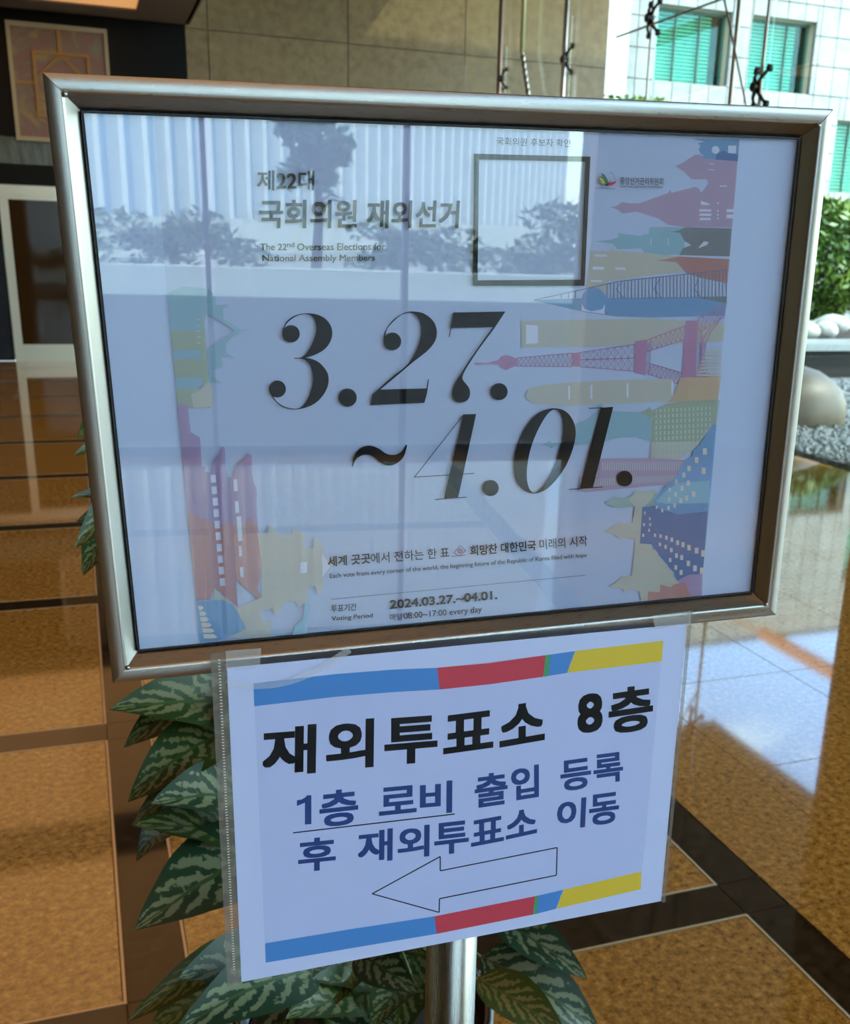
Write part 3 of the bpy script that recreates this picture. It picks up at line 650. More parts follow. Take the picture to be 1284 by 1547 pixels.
LN('skyline', [(60, 930), (210, 935), (225, 905), (240, 930), (490, 950), (720, 975), (740, 1090), (560, 1110), (180, 1160), (180, 1240), (20, 1240)], beige, C1)
LN('skyline', [(530, 1002), (610, 998), (720, 975), (1095, 995), (1080, 1175), (900, 1140), (770, 1100), (745, 1070), (700, 1020), (620, 1010)], redb, C1)
ws = [circ((990, 180), 30, 10), [(1085, 148), (1145, 148), (1143, 205), (1083, 203)], [(870, 622), (958, 624), (958, 640), (870, 640)], [(870, 655), (958, 656), (958, 672), (870, 672)], [(872, 688), (955, 688), (955, 704), (872, 704)], [(880, 560), (940, 580), (950, 592), (882, 590)],
      [(1075, 622), (1130, 622), (1128, 645), (1072, 645)], [(1075, 662), (1125, 662), (1122, 690), (1070, 690)], [(880, 890), (905, 862), (940, 868), (925, 890), (860, 915)], [(1022, 446), (1075, 446), (1075, 454), (1022, 454)], [(940, 281), (985, 282), (985, 287), (940, 286)], [(935, 325), (980, 326), (980, 331), (935, 330)],
      [(90, 960), (180, 962), (178, 976), (88, 975)], [(75, 1050), (160, 1052), (158, 1074), (73, 1072)], [(245, 1057), (320, 1059), (318, 1074), (243, 1072)], [(60, 1150), (145, 1152), (143, 1166), (58, 1164)], [(635, 835), (640, 835), (640, 890), (635, 890)], [(508, 835), (513, 835), (513, 890), (508, 890)]]
ws += [circ((1008, y), 7, 8) for y in (578, 635, 664, 692)]
polys(PO, 'skyline_windows', ws, wht, po, H(), C1)
# bridge
LN('skyline', [(325, 165), (400, 160), (560, 155), (1080, 152), (1215, 178), (1207, 235), (880, 243), (700, 238), (560, 218)], blue, C2)
LN('skyline', [(1080, 152), (1215, 146), (1215, 178)], grey, C2)
tr_ = [line((325, 163), (720, 76), 4), line((720, 76), (1225, 22), 4), line((325, 165), (720, 155), 3), line((720, 155), (1215, 148), 3)]
for k in range(48):
    x = 452+16.2*k
    if x > 1215: break
    if 545 < x < 650: continue
    yt = 163-(x-325)*.22 if x < 720 else 76-(x-720)*.107
    if x > 650 or k % 2 == 0: tr_.append(line((x, yt), (x, 155-(x-452)*.008), 4.2))
for x in (705, 880, 1065): tr_ += [line((x, 112), (x+30, 72-(x-705)*.1), 3), line((x, 112), (x+34, 152), 3)]
polys(PO, 'skyline_truss', tr_, gry, po, H(), C2)
LN('skyline', circ((601, 160), 55, 30), blue, C2)
polys(PO, 'skyline_windows', [[(545, 180), (560, 205), (590, 215), (640, 205), (653, 180), (650, 228), (545, 212)]], wht, po, H(), C2)
LN('skyline', [(266, 258), (870, 248), (1205, 272), (1200, 355), (840, 370), (266, 384)], beige, C2)
polys(PO, 'skyline_windows', [[(288, 276), (343, 280), (343, 362), (288, 366)]], wht, po, H(), C2)
# lattice tower lying on its side
LN('skyline', [(52, 450), (105, 453), (160, 440), (170, 425), (195, 416), (225, 424), (248, 436), (250, 462), (225, 472), (195, 486), (170, 474), (160, 460), (105, 458), (52, 462)], lat, C2)
la = []
def seg2(p, q, n, r, s, w=3.2, X=True):
    la.extend([line(p, q, w+1), line(r, s, w+1)])
    for k in range(n):
        a = np.array(p)+(np.array(q)-np.array(p))*k/n; a2 = np.array(p)+(np.array(q)-np.array(p))*(k+1)/n
        b = np.array(r)+(np.array(s)-np.array(r))*k/n; b2 = np.array(r)+(np.array(s)-np.array(r))*(k+1)/n
        la.append(line(a, b2, w*.7))
        if X: la.append(line(b, a2, w*.7))
        la.append(line(a, b, w*.6))
seg2((245, 430), (500, 408), 12, (245, 468), (500, 470)); seg2((538, 405), (792, 366), 8, (538, 438), (792, 430)); seg2((538, 438), (792, 430), 8, (538, 470), (792, 492))
seg2((843, 348), (1022, 282), 8, (850, 400), (1022, 345)); seg2((860, 455), (1008, 498), 8, (850, 503), (1008, 556)); seg2((1082, 250), (1208, 180), 5, (1090, 310), (1205, 240)); seg2((1068, 515), (1180, 565), 5, (1068, 580), (1168, 636))
seg2((1078, 300), (1068, 520), 14, (1100, 300), (1092, 520), 2.2); seg2((843, 350), (838, 505), 9, (865, 350), (858, 505), 2)
arc = [(1178, 262), (1140, 310), (1118, 370), (1112, 430), (1125, 490), (1150, 530), (1182, 552)]
for a, b in zip(arc, arc[1:]): la.append(line(a, b, 4))
la += [[(500, 408), (538, 404), (538, 470), (500, 468)], [(792, 352), (843, 345), (838, 510), (788, 500)], [(1025, 258), (1082, 258), (1066, 578), (1003, 572)], [(1120, 310), (1150, 275), (1110, 345), (1104, 420), (1110, 490), (1140, 530), (1100, 545), (1092, 430), (1100, 340)]]
polys(PO, 'skyline_lattice', la, lat, po, H(), C2)
LN('skyline', [(285, 600), (300, 572), (340, 558), (450, 545), (700, 532), (965, 525), (965, 630), (700, 642), (450, 650), (330, 642), (295, 625)], beige, C2)
polys(PO, 'skyline_windows', [[(x, 560-(x-480)*.05), (x+9, 560-(x-480)*.05), (x+9, 622-(x-480)*.04), (x, 622-(x-480)*.04)] for x in (482, 585, 752, 958)], wht, po, H(), C2)
LN('skyline', [(965, 610), (985, 560), (1000, 520), (1188, 515), (1176, 622), (940, 634)], orange_p, C2)
polys(PO, 'skyline_stripes', [line((1115-k*6, 398+k*16), (1190, 395+k*16), 9) for k in range(8)], beige, po, H(), C2)
# lower right
LN('skyline', [(655, 170), (690, 165), (725, 140), (740, 160), (830, 120), (930, 105), (1150, 95), (1130, 240), (1090, 258), (1030, 350), (735, 350), (745, 205), (700, 205), (675, 190)], olive, C3)
LN('skyline', [(70, 365), (95, 352), (120, 340), (135, 358), (180, 350), (270, 300), (275, 240), (350, 215), (420, 150), (400, 125), (440, 120), (450, 150), (520, 165), (660, 170), (740, 210), (735, 345), (640, 320), (540, 325), (450, 350), (330, 365), (280, 370), (180, 365), (130, 390), (110, 370)], teal, C3)
LN('skyline', [(735, 350), (1030, 350), (980, 400), (900, 460), (728, 460)], beige, C3)
g_ = [[(760+k*25, 150+j*34-k*1.2), (770+k*25, 150+j*34-k*1.2), (770+k*25, 172+j*34-k*1.2), (760+k*25, 172+j*34-k*1.2)] for k in range(14) for j in range(9) if 760+k*25 < 1120-(max(0, j-4)*28)]
polys(PO, 'skyline_windows', g_, pm('pale window', (.98, 1.0, .88), .6), po, H(), C3)
LN('skyline', [(430, 450), (720, 447), (960, 462), (1105, 462), (1100, 590), (700, 620), (330, 655), (295, 640), (300, 560), (410, 560)], pink, C3)
polys(PO, 'skyline_slits', [line((440+k*14, 470+(k % 2)*3), (440+k*14, 522), 5) for k in range(36)]+[line((330+k*14, 575-(k*.6)), (328+k*14, 622-k*.9), 5) for k in range(42)], G['pale window'], po, H(), C3)
LN('skyline', [(450, 720), (510, 685), (570, 690), (640, 665), (750, 660), (1080, 640), (1085, 722), (700, 738), (570, 745), (510, 745)], green, C3)
LN('skyline', [(440, 893), (480, 880), (500, 860), (540, 850), (548, 830), (560, 850), (620, 840), (635, 745), (600, 700), (640, 640), (700, 650), (760, 640), (735, 700), (680, 750), (670, 965), (735, 970), (870, 1140), (900, 1190), (890, 1290), (670, 1310), (665, 1255), (600, 1240), (572, 1262), (560, 1240), (510, 1235), (470, 1223), (505, 1215), (540, 1180), (560, 1165), (615, 1160), (640, 940), (560, 925), (545, 940), (530, 925), (500, 905)], beige, C3)
g_ = [circ((640+k*16, 1035+j*26), 5, 6) for k in range(14) for j in range(5) if k < 4+j*2.5]+[circ((600+k*14, 878), 7, 6) for k in range(5)]+[circ((620+k*16, 1216-k*2), 8, 6) for k in range(16)]
polys(PO, 'skyline_windows', g_, G['pale window'], po, H(), C3)
LN('skyline', [(1130, 240), (1105, 250), (1090, 280), (1040, 340), (1030, 375), (990, 400), (985, 430), (950, 455), (905, 510), (900, 545), (870, 570), (830, 610), (790, 650), (750, 700), (755, 745), (680, 745), (665, 965), (735, 970), (740, 1000), (770, 1010), (775, 1035), (800, 1060), (830, 1080), (835, 1110), (870, 1140), (870, 1165), (890, 1190), (1045, 1150), (1112, 455)], blue, C3)
LN('skyline', [(755, 745), (680, 745), (665, 965), (735, 970), (800, 1060), (870, 1140), (890, 1190), (1045, 1150), (1075, 770), (900, 790)], navy, C3)
LN('skyline', [(890, 600), (1085, 585), (1083, 720), (830, 725), (760, 710), (830, 640)], teal, C3)
rw = random.Random(5); g_ = []
for x, y in ((1058, 408), (1008, 460), (962, 510), (1050, 525), (930, 550), (885, 590), (958, 600), (845, 640), (920, 630), (990, 665), (880, 668), (842, 698), (912, 705), (948, 690), (875, 735), (800, 765), (766, 745), (838, 750), (695, 780), (690, 850), (685, 915), (725, 815), (727, 850), (720, 885), (756, 915), (790, 920), (825, 930), (858, 942), (893, 960), (926, 972), (962, 990), (1008, 1008), (820, 985), (786, 970), (855, 1005), (886, 1038), (918, 1050), (958, 1085), (998, 1115), (848, 1065), (882, 1110), (914, 1140), (950, 1180), (988, 1225), (1048, 1025), (1040, 1130)):
    s = 6+max(0, (x-750)*.02); g_.append([(x-s, y-s*1.6), (x+s, y-s*1.6), (x+s, y+s*1.6), (x-s, y+s*1.6)])
polys(PO, 'skyline_windows', g_, cream, po, H(), C3)
LN('skyline', [(890, 1190), (960, 1155), (1045, 1150), (1040, 1285), (970, 1287)], purple, C3)
LN('skyline', [(710, 1310), (715, 1255), (785, 1260), (790, 1212), (850, 1230), (870, 1212), (940, 1200), (970, 1285)], redb, C3)
# left hand skyline
LN('skyline', [(150, 290), (260, 240), (400, 250), (490, 290), (488, 370), (580, 365), (535, 400), (540, 465), (610, 505), (660, 543), (750, 545), (670, 550), (590, 600), (555, 640), (560, 700), (620, 732), (522, 725), (535, 800), (470, 820), (475, 870), (530, 910), (440, 905), (430, 680), (470, 640), (520, 610), (615, 550), (540, 495), (420, 430), (400, 545), (175, 545), (155, 360)], teal, C4)
LN('skyline', [(175, 545), (385, 545), (393, 430), (405, 440), (418, 640), (435, 900), (465, 960), (455, 1080), (225, 1078), (210, 955), (400, 950), (390, 870), (203, 870), (195, 745), (385, 742), (385, 680), (186, 680)], olive, C4)
LN('skyline', [(186, 680), (385, 680), (385, 742), (195, 745)], teal, C4); LN('skyline', [(203, 870), (395, 870), (390, 918), (345, 950), (210, 955)], teal, C4)
LN('skyline', [(312, 985), (370, 965), (430, 900), (462, 955), (465, 1070), (330, 1078)], beige, C4)
polys(PO, 'skyline_windows', [[(352+k, 468+k*40), (378+k, 466+k*40), (378+k, 474+k*40), (352+k, 476+k*40)] for k in range(5)], cream, po, H(), C4)
LN('skyline', [(108, 50), (122, 30), (170, 45), (185, 200), (240, 235), (250, 400), (280, 405), (268, 430), (300, 440), (310, 390), (330, 350), (355, 330), (362, 288), (375, 285), (385, 300), (390, 400), (400, 465), (430, 465), (440, 420), (460, 390), (505, 350), (515, 325), (540, 335), (542, 440), (555, 500), (570, 530), (578, 750), (600, 970), (575, 1120), (600, 1160), (585, 1175), (540, 1140), (500, 1110), (450, 1050), (460, 1225), (410, 1190), (380, 1150), (320, 1110), (300, 1180), (215, 1182), (168, 660)], purple, C5)
LN('skyline', [(168, 655), (230, 700), (310, 735), (385, 742), (395, 708), (420, 742), (500, 740), (520, 695), (578, 750), (600, 970), (575, 1120), (600, 1160), (585, 1175), (540, 1140), (500, 1110), (450, 1050), (460, 1225), (410, 1190), (380, 1150), (320, 1110), (300, 1180), (215, 1182)], redb, C5)
LN('skyline', [(575, 790), (632, 788), (640, 738), (700, 790), (735, 805), (775, 800), (780, 760), (850, 800), (850, 880), (900, 880), (905, 820), (955, 850), (960, 890), (1010, 985), (960, 1050), (965, 1110), (930, 1150), (912, 1100), (870, 1100), (865, 1190), (810, 1225), (795, 1190), (750, 1190), (680, 1272), (660, 1235), (600, 1240), (600, 1300), (655, 1300), (650, 1400), (345, 1405), (320, 1110), (460, 1225), (600, 1165), (600, 970)], beige, C5)
polys(PO, 'skyline_windows', [[(300+k*6, 452+k*67), (330+k*6, 450+k*67), (334+k*6, 495+k*67), (303+k*6, 497+k*67)] for k in range(10)]+[[(434, 478), (456, 476), (460, 545), (437, 547)], [(442, 605), (464, 603), (468, 672), (446, 674)], [(452, 695), (478, 693), (488, 835), (462, 840)], [(465, 865), (482, 863), (487, 925), (468, 927)], [(470, 990), (492, 988), (495, 1050), (475, 1048)], [(948, 905), (1000, 985), (955, 1050)], [(825, 962), (865, 960), (862, 1022), (823, 1025)]], wht, po, H(), C5)
LN('skyline', [(215, 1184), (380, 1182), (430, 1205), (470, 1270), (510, 1350), (380, 1410), (240, 1440)], blue, C5)
polys(PO, 'skyline_windows', [[(228+k*6, 1215+k*33), (250+k*14, 1215+k*33), (262+k*16, 1226+k*34), (250+k*14, 1240+k*33), (234+k*6, 1240+k*33)] for k in range(6)], cream, po, H(), C5)
LN('skyline', [(775, 1385), (800, 1320), (840, 1290), (850, 1200), (862, 1195), (878, 1210), (866, 1300), (865, 1378)], teal, C5)
hb_ = H()+.00008
# big dates
def glyph(lp, tr, holes=()):
    poly(PO, 'large_numeral', [smooth_poly(lp)]+[smooth_poly(h_) for h_ in holes], G['ink'], po, hb_, tr)
glyph([(206, 289, 1), (235, 288), (262, 270), (290, 225), (312, 160), (305, 108), (288, 86), (262, 78), (230, 82), (195, 100), (168, 125), (152, 160, 1), (148, 158, 1), (165, 118), (195, 92), (235, 77), (275, 74), (320, 81), (360, 104), (386, 145), (386, 195), (358, 242), (312, 272), (262, 289, 1), (300, 298), (335, 320), (366, 362), (371, 410), (352, 460), (312, 505), (262, 530), (205, 539), (150, 528), (110, 495), (88, 455, 1), (92, 452, 1), (116, 495), (155, 524), (200, 535), (235, 530), (265, 498), (286, 450), (296, 400), (294, 365), (284, 328), (262, 303), (240, 294), (206, 293, 1)], D1)
poly(PO, 'large_numeral', [circ((190, 173), 42, 36)], G['ink'], po, hb_, D1); poly(PO, 'large_numeral', [circ((124, 440), 41, 36)], G['ink'], po, hb_, D1)
glyph([(638, 200, 1), (645, 160), (680, 110), (730, 75), (775, 65), (830, 74), (875, 108), (895, 155), (888, 205), (855, 250), (800, 295), (765, 322), (700, 378), (622, 443, 1), (845, 437, 1), (852, 394, 1), (857, 392, 1), (848, 460, 1), (835, 507, 1), (573, 518, 1), (583, 467, 1), (605, 447, 1), (680, 380), (740, 335), (772, 297), (800, 245), (818, 185), (818, 130), (803, 92), (770, 71), (730, 79), (690, 109), (655, 150), (642, 200, 1)], D1)
poly(PO, 'large_numeral', [circ((680, 210), 43, 36)], G['ink'], po, hb_, D1)
glyph([(975, 70, 1), (1227, 65, 1), (1172, 148), (1100, 245), (1060, 305), (1032, 350), (1020, 378), (1021, 396), (1036, 415), (1053, 440), (1055, 470), (1041, 496), (1010, 506), (982, 497), (970, 470), (975, 435), (990, 400), (1012, 365), (1050, 305), (1095, 240), (1166, 141, 1), (965, 145, 1), (957, 190, 1), (953, 188, 1)], D1)
for c, r in (((464, 482), 44), ((1197, 453), 41)): poly(PO, 'large_numeral', [circ(c, r, 36)], G['ink'], po, hb_, D1)
glyph([(58, 290, 1), (66, 250), (92, 215), (130, 202), (168, 213), (203, 236), (238, 241), (266, 228), (286, 198, 1), (291, 200, 1), (278, 245), (250, 275), (212, 286), (178, 273), (148, 248), (115, 240), (85, 252), (70, 270), (63, 290, 1)], D2)
polys(PO, 'large_numeral', [[(527, 71), (581, 69), (505, 423), (446, 427)], line((529, 71), (320, 337), 2.6), line((320, 335), (573, 319), 2.6), line((408, 429), (541, 419), 3)], G['ink'], po, hb_, D2)
poly(PO, 'large_numeral', [circ((642, 381), 34, 36)], G['ink'], po, hb_, D2); poly(PO, 'large_numeral', [circ((1206, 341), 33, 36)], G['ink'], po, hb_, D2)
glyph([(915, 45), (960, 60), (990, 100), (1000, 150), (990, 210), (960, 285), (915, 350), (870, 390), (825, 404), (785, 392), (752, 355), (740, 300), (746, 230), (775, 150), (820, 85), (865, 54)], D2, [[(915, 51), (935, 65), (946, 100), (945, 165), (930, 230), (905, 300), (870, 362), (835, 397), (812, 394), (797, 358), (795, 300), (808, 225), (835, 150), (870, 85), (895, 57)]])
polys(PO, 'large_numeral', [[(1105, 43), (1158, 39), (1072, 380), (1018, 384)], line((1055, 46), (1110, 42), 3), line((972, 387), (1114, 376), 3)], G['ink'], po, hb_, D2)
# poster lettering
TP = lambda s, BL, BR, TL, m='ink2', b=0., tr=None: text(PO, s, BL, BR, TL, G[m], po, hb_, b, tr)
TP('제22대', (388, 288), (474, 288), (388, 257.3), b=.020)
TP('국회의원 재외선거', (391, 345), (691.5, 344.5), (391, 301.5), b=.024)
TP('The 22', (83, 690), (230, 690), (83, 652), b=.012, tr=(370, 190, 3.669)); TP('nd', (232, 672), (272, 672), (232, 645), b=.012, tr=(370, 190, 3.669))
TP('Overseas Elections for', (287, 691), (775, 688), (287, 651), b=.012, tr=(370, 190, 3.669)); TP('National Assembly Members', (95, 762), (717, 759), (95, 715), b=.012, tr=(370, 190, 3.669))
TP('국회의원 후보자 확인', (203, 164), (662, 177), (204, 113), tr=C7)
polys(PO, 'square_outline', [[(62, 217), (788, 236), (787, 268), (61, 252)], [(55, 1008), (754, 1003), (752, 1042), (55, 1042)], [(62, 252), (93, 253), (84, 1010), (55, 1010)], [(758, 266), (787, 268), (754, 1005), (728, 1006)]], G['ink'], po, hb_, C7)
TP('중앙선거관리위원회', (975, 409), (1242, 414), (975, 363), b=.004, tr=C7); TP('NATIONAL ELECTION COMMISSION', (975, 429), (1240, 433), (975, 416), tr=C7)
lg = [('leaf green print', (.02, .16, .10), [(856, 334), (880, 352), (897, 385), (902, 408), (884, 404), (866, 370)]), ('yellow print', (.62, .50, .04), [(842, 364), (868, 376), (882, 400), (868, 398), (850, 380)]), ('yellow print', (.62, .50, .04), [(838, 384), (862, 392), (878, 408), (860, 404)]), ('red print', (.45, .02, .05), [(892, 410), (915, 396), (950, 387), (944, 402), (925, 414), (900, 418)]), ('dark navy print', (.02, .03, .10), [(880, 410), (900, 398), (918, 380), (906, 402), (895, 418), (875, 414)])]
em_ = {}
for nm, c, lp in lg:
    if nm not in em_: em_[nm] = mat(nm, c, .5)
    poly(PO, 'emblem', [lp], em_[nm], po, hb_, C7)
polys(PO, 'emblem_outline', [line((905, 345), (920, 330), 1.6), line((920, 330), (950, 388), 1.6), line((822, 433), (942, 437), 2), line((845, 402), (862, 424), 1.6), line((848, 426), (905, 432), 1.4)], G['ink2'], po, hb_, C7)
TP('세계 곳곳', (45, 230), (242, 213), (43, 183), 'ink', .022, C8); TP('에서 전하는 한 표', (245, 216), (605, 187), (242, 167), 'ink2', .006, C8)
polys(PO, 'ballot_mark', [line((625, 165), (655, 132), 2), line((655, 132), (681, 155), 2), line((681, 155), (652, 180), 2), line((652, 180), (625, 165), 2), line((615, 182), (678, 177), 2)], G['ink2'], po, hb_, C8)
poly(PO, 'ballot_mark', [circ((653, 157), 11, 20), circ((653, 157), 8, 20)], em_['red print'], po, hb_, C8); polys(PO, 'ballot_mark', [line((650, 150), (656, 164), 2), line((656, 155), (650, 160), 2)], em_['red print'], po, hb_, C8)
TP('희망찬 대한민국', (702, 180), (1004, 154), (700, 132), 'ink', .022, C8); TP('미래의 시작', (1022, 152), (1242, 133), (1019, 104), 'ink2', .006, C8)
TP('Each vote from every corner of the world, the beginning future of the Republic of Korea filled with hope', (55, 289), (1238, 191), (53, 262), 'ink2', .004, C8)
polys(PO, 'rule_line', [line((60, 380), (1232, 269), 1.6)], G['ink2'], po, hb_, C8)
TP('투표기간', (60, 441), (177, 431), (60, 407), 'ink2', .01, C8); TP('Voting Period', (62, 485), (251, 469), (62, 459), 'ink2', .008, C8)
TP('2024.03.27.~04.01.', (332, 425), (826, 379), (330, 384), 'ink2', .026, C8); TP('매일', (333, 479), (386, 475), (331, 448), 'ink2', 0, C8); TP('08:00~17:00 every day', (396, 480), (755, 447), (394, 443), 'ink2', .006, C8)
# ------------------------------------------------------------------ paper notice in its sleeve below the frame
yw, tl_, rl = math.radians(.4208), math.radians(.8136), math.radians(-.2311)
rt = Vector((math.cos(yw), -math.sin(yw), 0)); nr = Vector((0, 0, 1)).cross(rt); u2 = Vector((0, 0, 1))*math.cos(tl_)+nr*math.sin(tl_)
SA = rt*math.cos(rl)+u2*math.sin(rl); SB = u2*math.cos(rl)-rt*math.sin(rl); SN = SA.cross(SB)
if SN.y > 0: SN = -SN
SC = Vector((.2322, .6118, 1.0881))
SH = Plane(SC, SA, SB, SN); SWd, SHt = .3267, .231
no = empty('paper_notice', SC-SB*SHt/2, 'white paper notice with blue lettering and arrow below the frame', 'notice')
def gridsheet(u0, u1, v0, v1, h, nu=24, nv=10):
    V = [SH.wp(u0+(u1-u0)*i/nu, v0+(v1-v0)*j/nv, h) for j in range(nv+1) for i in range(nu+1)]
    F = [(j*(nu+1)+i, j*(nu+1)+i+1, (j+1)*(nu+1)+i+1, (j+1)*(nu+1)+i) for j in range(nv) for i in range(nu)]
    return V, F
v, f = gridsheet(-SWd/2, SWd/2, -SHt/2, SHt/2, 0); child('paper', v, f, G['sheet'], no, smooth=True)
K1 = (300, 920, 3.379); K2 = (660, 900, 3.21); K3 = (320, 1180, 3.379); K4 = (680, 1160, 3.379)
def kp(k, x, y): return (k[0]+x/k[2], k[1]+y/k[2])
tint2 = transl('printed area tint', (.40, .46, .80), .13)
poly(SH, 'print_ground', [[kp(K1, 280, 380), kp(K1, 700, 332), kp(K1, 1218, 300), kp(K2, 527, 288), kp(K2, 1098, 218), kp(K4, 977, 529), kp(K4, 973, 620), kp(K3, 1147, 780), kp(K3, 275, 927)]], tint2, no, .00003)
hs = .00006
bars = [('bar_blue', [kp(K1, 280, 380), kp(K1, 700, 332), kp(K1, 1000, 309), kp(K1, 1218, 300), kp(K1, 1230, 411), kp(K1, 1000, 424), kp(K1, 700, 448), kp(K1, 284, 497)]),
        ('bar_red', [kp(K1, 1218, 300), kp(K2, 250, 327), kp(K2, 527, 288), kp(K2, 515, 393), kp(K2, 250, 430), kp(K1, 1230, 411)]),
        ('bar_green', [kp(K2, 527, 288), kp(K2, 551, 285), kp(K2, 540, 389), kp(K2, 515, 393)]),
        ('bar_blue', [kp(K2, 551, 285), kp(K2, 670, 268), kp(K2, 660, 295), kp(K2, 654, 310), kp(K2, 646, 330), kp(K2, 640, 350), kp(K2, 632, 374), kp(K2, 540, 389)]),
        ('bar_yellow', [kp(K2, 670, 268), kp(K2, 1098, 218), kp(K2, 1090, 318), kp(K2, 632, 374), kp(K2, 636, 355), kp(K2, 645, 350), kp(K2, 643, 335), kp(K2, 652, 330), kp(K2, 650, 312), kp(K2, 660, 308), kp(K2, 658, 290), kp(K2, 668, 285)]),
        ('bar_blue', [kp(K3, 272, 828), kp(K3, 700, 757), kp(K3, 1137, 690), kp(K3, 1147, 780), kp(K3, 700, 855), kp(K3, 275, 927)]),
        ('bar_red', [kp(K3, 1137, 690), kp(K4, 433, 655), kp(K4, 422, 749), kp(K3, 1147, 780)]),
        ('bar_green', [kp(K4, 433, 655), kp(K4, 452, 651), kp(K4, 441, 745), kp(K4, 422, 749)]),
        ('bar_blue', [kp(K4, 452, 651), kp(K4, 577, 622), kp(K4, 566, 650), kp(K4, 556, 680), kp(K4, 540, 720), kp(K4, 441, 745)]),
        ('bar_yellow', [kp(K4, 577, 622), kp(K4, 977, 529), kp(K4, 973, 620), kp(K4, 540, 720), kp(K4, 556, 700), kp(K4, 552, 685), kp(K4, 563, 675), kp(K4, 560, 655), kp(K4, 572, 650)])]
for m_, lp in bars: poly(SH, 'colour_bar', [lp], G[m_], no, hs)
def ch(c, K, BL, BR, TL, m, b=None): text(SH, c, BL, BR, TL, G[m], no, hs, b or (.030 if m == 'ink' else .025), K)
for c, K, BL, BR, TL in (('재', K1, (325, 862), (598, 837), (325, 607)), ('외', K1, (650, 830), (893, 806), (650, 577)), ('투', K1, (948, 801), (1218, 777), (948, 560)),
                         ('표', K2, (30, 770), (273, 736), (32, 583)), ('소', K2, (303, 737), (523, 699), (302, 540)), ('8', K2, (681, 674), (803, 654), (681, 483)), ('층', K2, (832, 678), (1046, 645), (832, 455))):
    ch(c, K, BL, BR, TL, 'ink')
poly(SH, 'lettering', [[(434, 98), (458, 94), (478, 82), (486, 72), (508, 72), (508, 219), (475, 222), (475, 110), (434, 127)]], G['blueink'], no, hs, K3)
for c, K, BL, BR, TL in (('층', K3, (550, 240), (747, 217), (548, 54)), ('로', K3, (853, 178), (1045, 158), (853, 36)), ('비', K3, (1062, 174), (1226, 160), (1062, 8)),
                         ('출', K4, (125, 207), (292, 183), (125, 37)), ('입', K4, (312, 170), (453, 148), (310, 2)), ('등', K2, (600, 953), (748, 931), (597, 803)), ('록', K2, (760, 917), (903, 897), (757, 773)),
                         ('후', K3, (440, 468), (632, 447), (440, 298)), ('재', K3, (745, 424), (922, 404), (745, 258)), ('외', K3, (948, 401), (1110, 383), (948, 238)),
                         ('투', (0, 0, 1), (655.9, 1292.8), (708, 1286.5), (655.9, 1244.3)), ('표', K4, (106, 404), (274, 372), (106, 272)), ('소', K4, (284, 367), (443, 332), (284, 231)), ('이', K4, (542, 322), (688, 302), (548, 168)), ('동', K4, (708, 300), (860, 278), (710, 140))):
    ch(c, K, BL, BR, TL, 'blueink')
polys(SH, 'underline', [line(kp(K3, 415, 264), kp(K3, 1240, 168), 1.8)], G['ink'], no, hs)
ar = [(562.1, 1350.2), (665, 1293.9), (665, 1315.5), (841.6, 1280.4), (840.4, 1322.2), (663.9, 1357.6), (663.3, 1378.3)]
polys(SH, 'arrow_outline', [line(a, b, 1.7) for a, b in zip(ar, ar[1:]+ar[:1])], G['ink'], no, hs)
# sleeve
sv = empty('plastic_sleeve', SC-SB*SHt/2+SA*.001, 'clear plastic sleeve with ribbed left edge around the paper notice', 'sleeve')
l0 = SH.loc((316, 990)); l1 = SH.loc((345, 1487)); lx = (l0[0]+l1[0])/2
TOPV = SH.loc((330, 986))[1]
def quad(pl, u0, u1, v0, v1, h): return [pl.wp(u0, v0, h), pl.wp(u1, v0, h), pl.wp(u1, v1, h), pl.wp(u0, v1, h)], [(0, 1, 2, 3)]
child('front_film', *quad(SH, -SWd/2, SWd/2+.0035, -SHt/2-.001, TOPV, .0012), glass_mat('clear film', (.99, .99, 1), 1.3, .22, .12), sv)
child('binding_strip', *quad(SH, lx, -SWd/2-.0003, -SHt/2-.001, TOPV, .0006), G['sleeve_edge'], sv)
child('right_edge', *quad(SH, SWd/2+.0004, SWd/2+.0035, -SHt/2-.001, TOPV, .0006), G['sleeve_edge'], sv)
dots = []
for k in range(110):
    vv = -SHt/2+.012+(SHt+.0)*k/112; dots.append(([SH.wp(lx+.0050+du, vv+dv, .0009) for du, dv in ((-.0007, -.0004), (.0007, -.0004), (.0007, .0004), (-.0007, .0004))], [(0, 1, 2, 3)]))
child('ribbed_weld', *merge(dots), G['perf'], sv)['kind'] = 'stuff'
def tape(pts, label, h=.0016, pl=SH):
    uv = [pl.loc(p) for p in pts]; V = [pl.wp(u, v_, h) for u, v_ in uv]; c = sum(V, Vector())/len(V)
    o = link('adhesive_tape', V, [tuple(range(len(V)))], G['tape'], origin=tuple(c)); tag(o, label, 'tape', 'tape holding the sleeve')
tape([(340, 982), (394, 978), (392, 1006), (341, 1011)], 'small clear tape patch at the upper left corner of the sleeve')
tape([(984, 929), (1041, 922), (1042, 943), (988, 950)], 'clear tape patch at the upper right end of the sleeve')
ap = []
for k in range(13):
    a = math.radians(-14+k*10.5); ap.append((345+math.sin(a)*0+185*(k/12), 1036-2*k*0+8*math.sin(k/12*math.pi)-52*(k/12)**2.2))
tape([(p[0], p[1]) for p in ap]+[(p[0]-4-k*.2, p[1]-9) for k, p in reversed(list(enumerate(ap)))], 'curved clear tape strip across the upper left of the notice', .0019)
